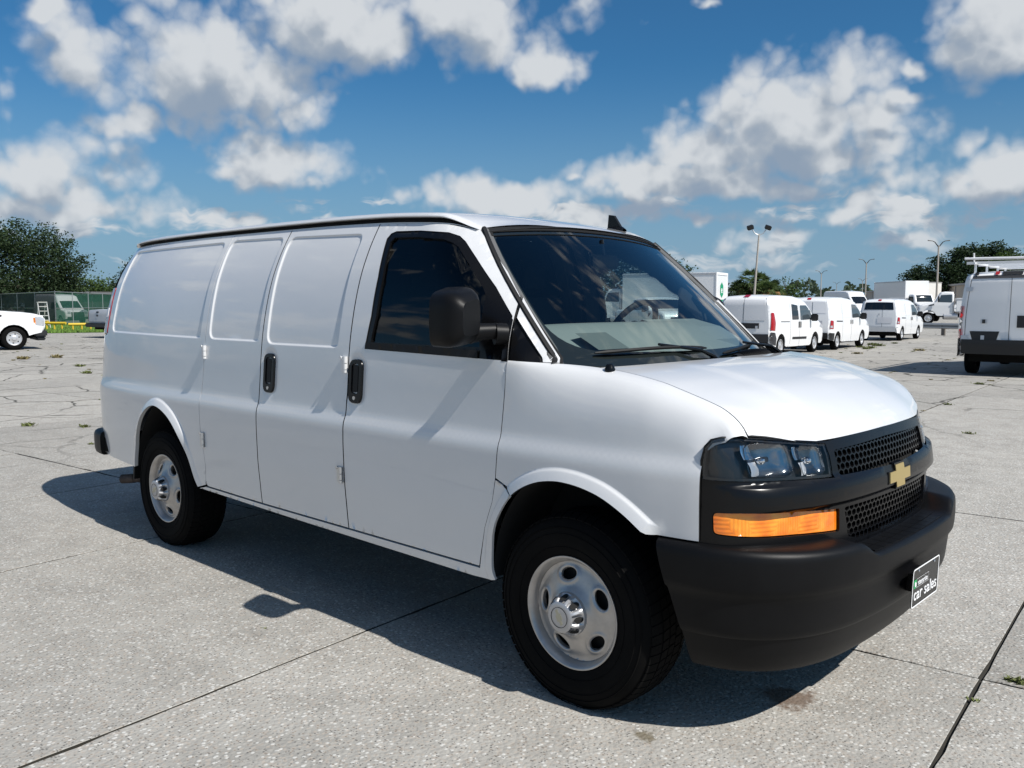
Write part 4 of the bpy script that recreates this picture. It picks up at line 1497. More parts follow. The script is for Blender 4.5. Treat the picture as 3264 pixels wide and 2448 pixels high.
for yy in (-.44, .44):
    s_ = MB()
    s_.box(-1.38, -.86, yy - .25, yy + .25, .84, 1.02, .05)
    s_.prism([(-1.28, .98), (-1.42, 1.62), (-1.52, 1.62), (-1.46, .98)], 'y', yy - .24, yy + .24)
    s_.box(-1.53, -1.43, yy - .13, yy + .13, 1.64, 1.84, .035)
    s_.box(-1.30, -.92, yy - .20, yy + .20, .60, .86)
    s_.build('seat', M_SEAT, van)
hl_rows = []
for a in np.linspace(0, 1, 12):
    hl_rows.append([(-.72 - .90 * a + .06 * (1 - v * v) * (1 - a), v * .70, 1.905 + .06 * a + .05 * (1 - v * v)) for v in np.linspace(-1, 1, 12)])
MB().grid(hl_rows).build('headliner', M_LINER, van)
rv = MB()
rv.box(-.60, -.572, -.12, .12, 1.755, 1.825, .012)
rv.tube([(-.585, 0, 1.82), (-.60, 0, 1.90)], .01, 8)
rv.build('rear_view_mirror', M_BLACKTRIM, van)
for sg in (1, -1):
    MB().box(-1.55, -.48, min(-sg * .90, -sg * .86), max(-sg * .90, -sg * .86), .62, 1.36).build('door_trim', M_LINER, van, smooth=False)
    pl = MB()
    for t in np.linspace(0, 1, 8):
        pass
    pts = []
    for v in np.linspace(.0, 1, 10):
        q = screen(sg * .965, v, -.03)
        pts.append(tuple(q))
    pl.tube(pts, .038, 8)
    pl.build('inner_pillar', M_LINER, van)

# ---- door mirrors
def door_mirror(sg):
    c = Vector((-.486, -1.118, 1.522)) if sg > 0 else Vector((-.600, -1.010, 1.522))   # the far one is folded in
    rows = []
    # housing: rounded block, dished round the edges; front is convex, back cut flat for the glass
    for t in np.linspace(0, 1, 15):
        xf = -.085 + .175 * t
        k = (1 - max(0, (t - .12) / .88) ** 4.0 * .42) * (1 - .03 * (1 - t))
        ring = []
        for q in np.linspace(0, 2 * math.pi, 40, endpoint=False):
            cc, ss = math.cos(q), math.sin(q)
            e = 1 / (abs(cc) ** 4.6 + abs(ss) ** 4.6) ** (1 / 4.6)
            yy = .104 * cc * e * k
            zz = .120 * ss * e * k * (1 - .06 * cc)
            ring.append((c.x + xf + .030 * (yy / .09) * (1 - .4 * t), (c.y - yy * 1.0) * 1, c.z + zz - .012 * (yy / .09)))
        rows.append(ring)
    mb = MB()
    mb.grid(rows, closed=True)
    n = 40
    mb.add(rows[-1], [tuple(range(n))])
    mb.add(rows[0], [tuple(reversed(range(n)))])
    # arm to the door
    arm = [(c.x + .02, c.y + .055, c.z - .062), (c.x + .045, c.y + .10, c.z - .058), (c.x + .072, c.y + .140, c.z - .056), (c.x + .090, c.y + .178, c.z - .056)]
    if sg < 0:
        arm = [(c.x + .04, c.y + .03, c.z - .062), (c.x + .09, c.y + .04, c.z - .058), (c.x + .16, c.y + .05, c.z - .056), (c.x + .21, c.y + .075, c.z - .056)]
    for i, (a, b) in enumerate(zip(arm[:-1], arm[1:])):
        pass
    mb.tube(arm, [.046, .036, .034, .034], 14)
    mb.tube([(arm[2][0] + .004, arm[2][1] + .006, arm[2][2] - .01), (arm[3][0] + .012, arm[3][1] + .010, arm[3][2] - .012)], [.046, .044], 14)
    if sg < 0:
        mb.v = [(x, -y, z) for x, y, z in mb.v]
    o = mb.build('door_mirror', M_BUMPER, van, sharp=50)
    g = MB().add([(p[0] - .001, p[1] * sg, p[2]) for p in [(c.x - .088 + (q[0] - c.x) * 0 + .03 * (c.y - q[1]) / .09, c.y + (q[1] - c.y) * .93, c.z + (q[2] - c.z) * .94) for q in rows[0]]], [tuple(range(n))])
    g.build('mirror_glass', M_CHROME, o, smooth=False)


door_mirror(1)
door_mirror(-1)


# ================================================================== the concrete lot
GA = math.radians(5.1)      # the slabs lie a little askew to the van
GC, GS = math.cos(GA), math.sin(GA)


def pq(p, q):
    return (p * GC - q * GS, p * GS + q * GC)


P_LINES = [10.9, 8.47, 6.03, 3.59, 1.15, -1.31, -3.72, -5.70, -8.05, -10.29, -12.75, -15.2, -17.6, -20.05, -22.5, -24.9, -27.35, -29.8, -32.2, -34.7, -37.1]
Q_LINES = [-6.0, -2.95, .30, 3.52, 6.83, 9.96, 13.15, 16.3, 19.5, 22.7, 25.9, 29.1, 32.3]


def concrete_mat(name, far):
    m = bpy.data.materials.new(name)
    m.use_nodes = True
    N = NT(m.node_tree)
    b = N.n['Principled BSDF']
    geo = N.add('ShaderNodeNewGeometry')
    pos = geo.outputs['Position']
    s = N.add('ShaderNodeSeparateXYZ', {0: pos})
    # exposed aggregate: pale and dark pebbles in a sandy matrix
    v1 = N.add('ShaderNodeTexVoronoi', {'Vector': pos, 'Scale': 58.0, 'Randomness': 1.0}, feature='F1')
    v2 = N.add('ShaderNodeTexVoronoi', {'Vector': pos, 'Scale': 95.0, 'Randomness': 1.0}, feature='F1')
    c1 = N.add('ShaderNodeSeparateColor', {0: v1.outputs['Color']})
    c2 = N.add('ShaderNodeSeparateColor', {0: v2.outputs['Color']})
    big = N.noise(pos, 0.55, 4.0, 0.6)
    mid = N.noise(pos, 4.0, 5.0, 0.65)
    base = N.ramp(mid, [(0.25, (0.290, 0.274, 0.248)), (0.5, (0.355, 0.337, 0.306)), (0.78, (0.415, 0.396, 0.362))])
    base = N.mix(N.smooth(big, 0.30, 0.72), base, N.mix(1.0, base, (1.16, 1.15, 1.14), 'MULTIPLY'))
    blot = N.smooth(N.noise(pos, 1.7, 5.0, 0.68), 0.58, 0.75)
    base = N.mix(N.math('MULTIPLY', blot, 0.45), base, N.mix(1.0, base, (0.66, 0.64, 0.62), 'MULTIPLY'))
    pale = N.math('MULTIPLY', N.math('GREATER_THAN', c1.outputs[0], 0.74), N.smooth(v1.outputs['Distance'], 0.34, 0.52, 1.0, 0.0))
    col = N.mix(N.math('MULTIPLY', pale, 0.75), base, (0.66, 0.64, 0.60))
    dark = N.math('MULTIPLY', N.math('GREATER_THAN', c2.outputs[1], 0.73), N.smooth(v2.outputs['Distance'], 0.30, 0.48, 1.0, 0.0))
    col = N.mix(N.math('MULTIPLY', dark, 0.80), col, (0.10, 0.092, 0.085))
    tan = N.math('MULTIPLY', N.math('GREATER_THAN', c2.outputs[2], 0.82), 0.35)
    col = N.mix(tan, col, (0.44, 0.36, 0.29))
    # wandering cracks
    wob = N.vmath('ADD', pos, N.vmath('SCALE', N.add('ShaderNodeTexNoise', {'Vector': pos, 'Scale': 2.2, 'Detail': 4.0}).outputs['Color'], None))
    wob.node.inputs[1].links[0].from_node.inputs['Scale'].default_value = 0.35
    ck = N.add('ShaderNodeTexVoronoi', {'Vector': wob, 'Scale': 0.62, 'Randomness': 1.0}, feature='DISTANCE_TO_EDGE')
    cmask = N.smooth(N.noise(pos, 0.33, 3.0, 0.6), 0.42, 0.52)
    inten = N.smooth(N.vmath('LENGTH', pos, out=1), 5.0, 13.0, 0.0, 1.0)
    crack = N.math('MULTIPLY', N.math('MULTIPLY', N.smooth(ck.outputs['Distance'], 0.006, 0.020, 1.0, 0.0), cmask), inten)
    col = N.mix(N.math('MULTIPLY', crack, 0.85), col, (0.045, 0.042, 0.035))
    if far:
        # beyond the slabs that are laid one by one the joints go on as lines
        p = N.math('ADD', N.math('MULTIPLY', s.outputs[0], GC), N.math('MULTIPLY', s.outputs[1], GS))
        q = N.math('SUBTRACT', N.math('MULTIPLY', s.outputs[1], GC), N.math('MULTIPLY', s.outputs[0], GS))
        wv = N.math('MULTIPLY', N.math('SUBTRACT', N.noise(pos, 1.5, 4.0), 0.5), 0.10)
        fp = N.math('ABSOLUTE', N.math('SUBTRACT', N.math('FRACT', N.math('ADD', N.math('MULTIPLY', N.math('ADD', p, wv), 1 / 2.44), 0.5)), 0.5))
        fq = N.math('ABSOLUTE', N.math('SUBTRACT', N.math('FRACT', N.math('ADD', N.math('MULTIPLY', N.math('ADD', q, wv), 1 / 3.2), 0.5)), 0.5))
        jl = N.math('MAXIMUM', N.smooth(fp, 0.004, 0.013, 1.0, 0.0), N.smooth(fq, 0.003, 0.010, 1.0, 0.0))
        jl = N.math('MULTIPLY', jl, N.smooth(N.noise(pos, 0.8, 2.0), 0.35, 0.55))
        col = N.mix(N.math('MULTIPLY', jl, 0.75), col, (0.07, 0.07, 0.045))
    else:
        oi = N.add('ShaderNodeObjectInfo')
        tone = N.math('ADD', N.math('MULTIPLY', oi.outputs['Random'], 0.20), 0.89)
        col = N.mix(1.0, col, N.add('ShaderNodeCombineColor', {0: tone, 1: tone, 2: tone}).outputs[0], 'MULTIPLY')
        # rust-brown drip and a few old spots
        for (sx, sy, r_, cc) in ((0.60, -0.32, 0.13, (0.13, 0.075, 0.045)), (0.36, -0.98, 0.05, (0.15, 0.12, 0.07)), (-4.9, -2.1, 0.25, (0.22, 0.20, 0.18)), (3.0, -0.6, 0.3, (0.22, 0.20, 0.18))):
            dv = N.vmath('DISTANCE', pos, (sx, sy, 0.0), out=1)
            mk = N.smooth(N.math('ADD', dv, N.math('MULTIPLY', N.math('SUBTRACT', N.noise(pos, 16.0, 5.0, 0.7), 0.5), r_ * 2.2)), r_ * 0.45, r_, 0.75, 0.0)
            col = N.mix(mk, col, cc)
    col = N.mix(1.0, col, (0.835, 0.845, 0.85), 'MULTIPLY')
    N.put(b.inputs['Base Color'], col)
    b.inputs['Roughness'].default_value = 0.9
    b.inputs['Specular IOR Level'].default_value = 0.25
    hgt = N.math('ADD', N.math('MULTIPLY', v1.outputs['Distance'], -0.9), N.math('MULTIPLY', N.noise(pos, 55.0, 3.0, 0.6), 0.9))
    hgt = N.math('SUBTRACT', hgt, N.math('MULTIPLY', crack, 1.5))
    bn = N.add('ShaderNodeBump', {'Height': hgt, 'Strength': 0.6, 'Distance': 0.006})
    N.put(b.inputs['Normal'], bn)
    return m


M_SLAB = concrete_mat('exposed_aggregate_concrete', False)
M_FARLOT = concrete_mat('far_concrete', True)
M_DIRT = pmat('joint_dirt', (0.030, 0.027, 0.021), rough=1.0, vary=(9, .5))

# one sheet to the horizon, with the bed of the laid slabs let into it
lot = part('parking_lot', [pq(p, q) + (-.030,) for p, q in ((-900, -900), (900, -900), (900, 900), (-900, 900))], [(0, 1, 2, 3)], M_FARLOT, smooth=False, kind='structure')
pa, pb, qa, qb = P_LINES[-1], P_LINES[0], Q_LINES[0], Q_LINES[-1]
part('joint_bed', [pq(p, q) + (-.014,) for p, q in ((pa, qa), (pb, qa), (pb, qb), (pa, qb))], [(0, 1, 2, 3)], M_DIRT, lot, smooth=False)
# the lot round the laid slabs, flush with them
for nm, (a, b_, c, d) in {'lot_apron': (-900, pa, -900, 900)}.items():
    pass
for (a, b_, c, d) in ((-900, pa, -900, 900), (pb, 900, -900, 900), (pa, pb, qb, 900), (pa, pb, -900, qa)):
    part('lot_apron', [pq(p, q) + (-.003,) for p, q in ((a, c), (b_, c), (b_, d), (a, d))], [(0, 1, 2, 3)], M_FARLOT, lot, smooth=False)


def slab_mesh(seed):
    """unit slab: ragged edge, top just bevelled"""
    r_ = random.Random(seed)
    n = 26
    ring = []
    for side in range(4):
        for k in range(n):
            t = k / n
            j = r_.uniform(-.0016, .0016) + .0012 * math.sin(t * 9 + seed + side)
            if r_.random() < .10:
                j += r_.uniform(.001, .004)
            e = .5 - max(0, j)
            x, y = [(-.5 + t, -e), (e, -.5 + t), (.5 - t, e), (-e, .5 - t)][side]
            ring.append((x, y))
    m = len(ring)
    v = [(x * .9985, y * .9985, 0) for x, y in ring] + [(x, y, -.003) for x, y in ring] + [(x, y, -.05) for x, y in ring]
    f = [tuple(range(m))] + [(i + k * m, i + (k + 1) * m, (i + 1) % m + (k + 1) * m, (i + 1) % m + k * m) for k in range(2) for i in range(m)]
    me = mesh_data('concrete_slab', v, f, [M_SLAB, M_DIRT], smooth=False)
    me.polygons.foreach_set('material_index', [0] + [0] * m + [1] * m)
    return me


SLABS = [slab_mesh(k) for k in range(5)]
rs = random.Random(3)
for i in range(len(P_LINES) - 1):
    for j in range(len(Q_LINES) - 1):
        p1, p0 = P_LINES[i], P_LINES[i + 1]
        q0, q1 = Q_LINES[j], Q_LINES[j + 1]
        c = pq((p0 + p1) / 2, (q0 + q1) / 2)
        o = obj('concrete_slab', rs.choice(SLABS), lot, loc=(c[0], c[1], rs.uniform(-.002, .0015)), rot=(rs.uniform(-1, 1) * .0006, rs.uniform(-1, 1) * .0006, GA))
        o.scale = (p1 - p0 - .014, q1 - q0 - .013, 1)

# weeds in the joints
M_WEED = pmat('weed', (0.13, 0.15, 0.045), rough=0.8, vary=(20, .4))
M_WEEDDRY = pmat('dry_weed', (0.24, 0.20, 0.09), rough=0.9, vary=(20, .3))


def tuft(x, y, size, n, seed, mat):
    r_ = random.Random(seed)
    mb = MB()
    for k in range(n):
        a = r_.uniform(0, 6.283)
        d = size * r_.uniform(.2, 1.0)
        w = size * r_.uniform(.03, .07) + .002
        h = size * r_.uniform(.25, .9)
        bx, by = r_.gauss(0, size * .35), r_.gauss(0, size * .2)
        ex, ey = bx + d * .6 * math.cos(a), by + d * .6 * math.sin(a)
        px_, py_ = -math.sin(a) * w, math.cos(a) * w
        mb.add([(bx - px_, by - py_, 0), (bx + px_, by + py_, 0), ((bx + ex) / 2 + px_, (by + ey) / 2 + py_, h * .7), (ex, ey, h), ((bx + ex) / 2 - px_, (by + ey) / 2 - py_, h * .7)], [(0, 1, 2, 3, 4)])
    return mb


wl = MB()
wd = MB()
rw = random.Random(11)
spots = []
for (u, v_, s_) in ((3230, 2168, .06), (3250, 2176, .06), (3105, 2232, .03), (2800, 1103, .30), (2775, 1110, .25), (2760, 1113, .22), (2745, 1108, .2), (2785, 1100, .3), (2850, 1095, .18), (2730, 1128, .2), (280, 1190, .2), (90, 1357, .14), (180, 1140, .30), (75, 1145, .3), (2930, 1118, .25), (3090, 1383, .09), (3020, 1290, .10), (3120, 1225, .14), (3160, 1215, .10), (845, 2003, .02), (270, 1361, .12), (255, 1168, .2)):
    d = px_dir(u, v_)
    t = -CAM_POS.z / d.z
    spots.append((CAM_POS.x + d.x * t, CAM_POS.y + d.y * t, s_))
for k in range(260):
    i = rw.randrange(4, len(P_LINES))
    j = rw.randrange(2, len(Q_LINES))
    if rw.random() < .5:
        p, q = P_LINES[i] + rw.gauss(0, .02), rw.uniform(Q_LINES[2], Q_LINES[-1])
    else:
        p, q = rw.uniform(P_LINES[-1], P_LINES[2]), Q_LINES[j] + rw.gauss(0, .02)
    x, y = pq(p, q)
    if math.hypot(x - CAM_POS.x, y - CAM_POS.y) < 9:
        continue
    spots.append((x, y, rw.uniform(.025, .07) * (1 + .015 * math.hypot(x, y))))
for k, (x, y, s_) in enumerate(spots):
    tf = tuft(x, y, s_, int(10 + 60 * min(1, s_ / .2)), k, None)
    tgt = wd if rw.random() < .35 else wl
    tgt.add([(vx + x, vy + y, vz * .42 - .002) for vx, vy, vz in tf.v], tf.f)
wl.build('green_weeds', M_WEED, None, smooth=False, fix=False, kind='stuff', label='small green weeds sprouting from the joints of the concrete', cat='weeds')
wd.build('dry_weeds', M_WEEDDRY, None, smooth=False, fix=False, kind='stuff', label='dry straw-coloured weeds in cracks of the concrete', cat='weeds')


# ================================================================== the other vehicles
M_BGPAINT = pmat('fleet_white', (0.78, 0.78, 0.78), rough=0.4, coat=0.8, coat_rough=0.05)
M_BGGREY = pmat('bed_grey', (0.42, 0.43, 0.45), rough=0.4, coat=0.5)
M_BGGLASS = pmat('dark_glass', (0.008, 0.010, 0.012), rough=0.05, spec=0.6)
M_BGSEEN = pmat('lit_glass', (0.05, 0.065, 0.075), rough=0.05, spec=0.7)
M_BGBLACK = pmat('fleet_black_plastic', (0.012, 0.012, 0.013), rough=0.5)
M_CHARC = pmat('charcoal_plastic', (0.03, 0.03, 0.033), rough=0.55)
M_STEEL = pmat('steel_rim', (0.55, 0.55, 0.56), rough=0.35, metal=0.5)
M_AMBERP = pmat('amber_marker', (0.55, 0.16, 0.02), rough=0.25)
M_CLEARP = pmat('clear_lamp', (0.55, 0.56, 0.58), rough=0.12, metal=0.4)
M_REDP = pmat('red_lamp', (0.34, 0.008, 0.010), rough=0.15, coat=0.6)


class Car:
    """a vehicle from its side outline: the flanks are puffed out of the outline and rounded over to a skin that runs along the top"""

    def __init__(self, name, label, cat, loc, heading, group=None, scale=1.0):
        self.root = thing(name, label, cat, (loc[0], loc[1], 0), heading - math.pi / 2 * 0, group)
        self.root.scale = (scale,) * 3

    def shell(self, name, top, bottom, width, r=.10, mat=None, parent=None, arches=(), crown=.03, step=.07, smooth=60):
        """top: polyline (x,z) from front-bottom over the roof to rear-bottom; bottom: the way back; width(z): half width"""
        top = np.array(top, float)
        tops = resample(top, .10, False)
        out = list(top) + list(bottom)

        def hw(x, z):
            x, z = np.broadcast_arrays(np.asarray(x, float), np.asarray(z, float))
            d = seg_dist(np.stack([x.ravel(), z.ravel()], 1), top, closed=False).reshape(x.shape)
            k = np.clip(1 - d / r, 0, 1)
            return width(z) - r * .9 * (1 - np.sqrt(np.maximum(0, 1 - k * k)))
        self.hw = hw
        surf = lambda x, z: np.stack([x + 0 * z, -hw(x, z), z + 0 * x], -1)
        self.surf = surf
        ex = [resample(inset(np.array(out), d), .06) for d in (.006, .02, .05)]
        par = self.root if parent is None else parent
        holes = []
        res = []
        o = panel(name, surf, out, mat, par, step=step, bstep=.05, edge=.02, extra=ex)
        o2 = panel('flank', surf, out, mat, o, step=step, bstep=.05, edge=.02, extra=ex, mirror=True)
        rows = []
        tg = np.gradient(tops, axis=0)
        nr = np.stack([tg[:, 1], -tg[:, 0]], 1)
        nr /= np.maximum(np.linalg.norm(nr, axis=1, keepdims=True), 1e-9)
        cen = np.array(out).mean(0)
        if ((tops - cen) * nr).sum() < 0:
            nr = -nr
        self.tops, self.tn = tops, nr
        ye = hw(tops[:, 0], tops[:, 1])
        self.ye, self.crown = ye, crown
        for p, n_, y in zip(tops, nr, ye):
            rows.append([(p[0] + n_[0] * crown * (1 - v * v), v * y, p[1] + n_[1] * crown * (1 - v * v)) for v in np.linspace(-1, 1, 9)])
        sk = MB().grid(rows).build('skin', mat, o, sharp=smooth)
        self.body = o
        return o

    def side(self, name, poly, mat, off=.004, both=True, parent=None, radius=0):
        s = lambda x, z: self.surf(x, z) + np.array([0, -off, 0])
        pl = rounded(poly, radius) if radius else poly
        for m in ((False, True) if both else (False,)):
            o = panel(name, s, pl, mat, parent or self.body, step=.06, bstep=.035, edge=.012, mirror=m)
        return o

    def strip(self, name, a, b, v0, v1, mat, off=.005, parent=None, n=8):
        """a pane on the skin: between two points of the outline (by height or length fraction), v in -1..1 across"""
        L = np.concatenate([[0], np.cumsum(np.linalg.norm(np.diff(self.tops, axis=0), axis=1))])
        at = lambda s, arr: np.interp(s, L, arr)
        rows = []
        for t in np.linspace(0, 1, n):
            s = a + (b - a) * t
            x, z = at(s, self.tops[:, 0]), at(s, self.tops[:, 1])
            nx, nz = at(s, self.tn[:, 0]), at(s, self.tn[:, 1])
            y = at(s, self.ye)
            q0 = v0[0] + (v0[1] - v0[0]) * t if isinstance(v0, tuple) else v0
            q1 = v1[0] + (v1[1] - v1[0]) * t if isinstance(v1, tuple) else v1
            rows.append([(x + nx * (self.crown * (1 - v * v) + off), -v * y, z + nz * (self.crown * (1 - v * v) + off)) for v in np.linspace(q0, q1, 7)])
        return MB().grid(rows).build(name, mat, parent or self.body, sharp=60)

    def arc(self, x, z=None):
        """length along the outline of the point nearest to (x,z)"""
        L = np.concatenate([[0], np.cumsum(np.linalg.norm(np.diff(self.tops, axis=0), axis=1))])
        return L[np.argmin(np.hypot(self.tops[:, 0] - x, self.tops[:, 1] - z))]


def arch_pts(x, z, r, zb, n=9):
    """wheel arch cut into a lower edge at zb, walked from rear (-x) to front (+x)"""
    a0 = math.asin(max(-1, min(1, (zb - z) / r)))
    return [(x - r * math.cos(a), z + r * math.sin(a)) for a in np.linspace(a0, math.pi - a0, n)]


def car_wheel(R, w, rim, spokes=5, hole=.16):
    """plain road wheel about local y (outboard = -y)"""
    e = bpy.data.objects.new('wheel', None)
    C.objects.link(e)
    MB().lathe([(rim, 0), (rim + .02, -.008), ((rim + R) / 2, -.014), (R * .93, -.006), (R * .98, .012), (R, .035), (R, w - .035), (R * .97, w - .01), (rim, w)], 'y', 40).build('tyre', M_TYRE, e)
    mb = MB().lathe([(rim * 1.02, .0), (rim * .95, -.002), (rim * .90, .020), (rim * .80, .030), (rim * .45, .018), (rim * .30, .005), (rim * .26, -.012), (0, -.016)], 'y', 36)
    d = mb.build('rim', M_STEEL, e)
    for k in range(spokes):
        a = 2 * math.pi * (k + .3) / spokes
        o = []
        for q in np.linspace(0, 2 * math.pi, 10, endpoint=False):
            rr = rim * (.66 + hole * .75 * math.sin(q))
            tt = a + hole * 1.25 * math.cos(q)
            o.append((rr * math.cos(tt), .0235, rr * math.sin(tt)))
        MB().add([(p[0], np.interp(math.hypot(p[0], p[2]), [rim * .45, rim * .8], [.0165, .028]), p[2]) for p in o], [tuple(range(10))]).build('vent_hole', M_DARK, d, smooth=False)
    e.hide_render = False
    return e


WHEELS = {}


def put_wheels(car, xs, y, R, w, rim, key, spokes=5, hole=.16):
    if key not in WHEELS:
        WHEELS[key] = car_wheel(R, w, rim, spokes, hole)
        first = True
    else:
        first = False
    for x in xs:
        for sg in (1, -1):
            o = WHEELS[key] if first else copy_tree(WHEELS[key])
            first = False
            o.parent = car.root
            o.location = (x, -sg * y, R)
            o.rotation_euler = (0, 0, 0 if sg > 0 else math.pi)
    return


def under(car, x0, x1, z, hwid):
    MB().box(x0, x1, -hwid, hwid, z, z + .25).build('underbody', M_CHASSIS, car.root, smooth=False)


def mirror_pair(car, x, y, z, mat, s=(.09, .11, .16)):
    for sg in (1, -1):
        mb = MB()
        mb.box(x - s[0], x + s[0] * .5, min(-sg * y, -sg * (y + s[1] * 2)), max(-sg * y, -sg * (y + s[1] * 2)), z - s[2] * .5, z + s[2], .03)
        mb.tube([(x, -sg * (y - .12), z - .02), (x, -sg * (y + .05), z)], .03, 6)
        mb.build('door_mirror', mat, car.root)


LINE = math.radians(95.1)      # the parked row follows the slab joints


def line_at(x, y, back):
    """rear bumper position of a vehicle whose given wheel stands at x, y"""
    return (x - back * math.cos(LINE), y - back * math.sin(LINE))


# ---- small van with twin rear doors and a dark sliding-door window (nearest of the row)
def small_van_a():
    W_ = 1.80 / 2
    rx, ry = -10.52, 25.02               # right front wheel
    fx = .80 + 3.10
    loc = (rx - fx * math.cos(LINE) + (-W_ + .04) * math.sin(LINE), ry - fx * math.sin(LINE) - (-W_ + .04) * math.cos(LINE))
    c = Car('small_cargo_van', 'white small cargo van with twin blank rear doors and charcoal rear corner bumper', 'van', loc, LINE)
    top = [(4.72, .45), (4.76, .62), (4.70, .86), (4.60, .98), (4.32, 1.08), (3.88, 1.20), (3.45, 1.52), (3.12, 1.72), (2.80, 1.81), (2.2, 1.87), (1.0, 1.885), (.35, 1.86), (.16, 1.80), (.08, 1.66), (.05, 1.2), (.03, .70), (.06, .45)]
    bot = [(.10, .34), (.45, .30)] + arch_pts(.80, .33, .375, .32) + [(1.3, .28), (3.4, .26)] + arch_pts(3.90, .33, .375, .31) + [(4.5, .30)]
    wd_ = lambda z: W_ - .12 * np.clip((z - .95) / .9, 0, 1) ** 1.5 - .03 * np.clip((.55 - z) / .3, 0, 1)
    b = c.shell('body', top, bot, wd_, .13, M_BGPAINT)
    c.side('sliding_window', [(1.72, 1.12), (2.32, 1.12), (2.30, 1.58), (1.76, 1.62)], M_BGGLASS, both=False, radius=.05)
    c.side('door_window', [(2.46, 1.10), (3.62, 1.12), (3.42, 1.40), (3.06, 1.58), (2.50, 1.58)], M_BGSEEN, radius=.06)
    c.side('side_moulding', [(1.75, .50), (3.05, .48), (3.05, .56), (1.75, .58)], M_BGBLACK, radius=.02)
    c.side('door_seam', [(2.385, .34), (2.395, .34), (2.405, 1.66), (2.395, 1.66)], M_CHARC, off=.002)
    c.side('door_seam', [(1.56, .36), (1.57, .36), (1.60, 1.66), (1.59, 1.66)], M_CHARC, off=.002)
    c.side('track_cover', [(.75, 1.06), (1.5, 1.05), (1.5, 1.075), (.75, 1.085)], M_CHARC, off=.003)
    for x in (2.28, 2.44):
        c.side('door_handle', [(x, .86), (x + .05, .86), (x + .05, 1.06), (x, 1.06)], M_BGBLACK, off=.02, radius=.02)
    c.side('corner_bumper', [(.02, .40), (.38, .35), (.37, .56), (.26, .74), (.05, .76)], M_CHARC, off=.012)
    c.side('tail_lamp', [(.045, .82), (.26, .80), (.30, 1.05), (.22, 1.34), (.09, 1.36)], M_REDP, off=.010, radius=.03)
    # rear: bumper, seam, number-plate panel, lamp
    c.strip('rear_bumper', c.arc(.03, .70), c.arc(.06, .45), -1, 1, M_CHARC, .02)
    c.strip('door_gap', c.arc(.16, 1.80), c.arc(.03, .74), -.04, -.028, M_CHARC, .004)
    for (q0, q1) in ((-.92, -.06), (.0, .90)):
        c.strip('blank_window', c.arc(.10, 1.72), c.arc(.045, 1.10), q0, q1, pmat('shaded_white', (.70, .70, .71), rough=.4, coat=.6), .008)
    c.strip('plate_panel', c.arc(.045, 1.0), c.arc(.035, .84), -.15, .62, M_BGBLACK, .012)
    c.strip('handle', c.arc(.045, .96), c.arc(.035, .88), .48, .58, M_STEEL, .02)
    c.strip('stop_lamp', c.arc(.30, 1.855), c.arc(.19, 1.82), -.13, .13, M_REDP, .012)
    c.strip('windscreen', c.arc(3.86, 1.215), c.arc(2.86, 1.80), -.93, .93, M_BGSEEN, .004)
    put_wheels(c, (.80, 3.90), W_ - .02, .325, .20, .205, 'a')
    under(c, .3, 4.4, .22, .70)
    mirror_pair(c, 3.42, W_ + .02, 1.14, M_BGBLACK)
    c.side('head_lamp', [(4.30, .86), (4.66, .80), (4.58, .97), (4.36, 1.04)], M_CLEARP, off=.006)


small_van_a()


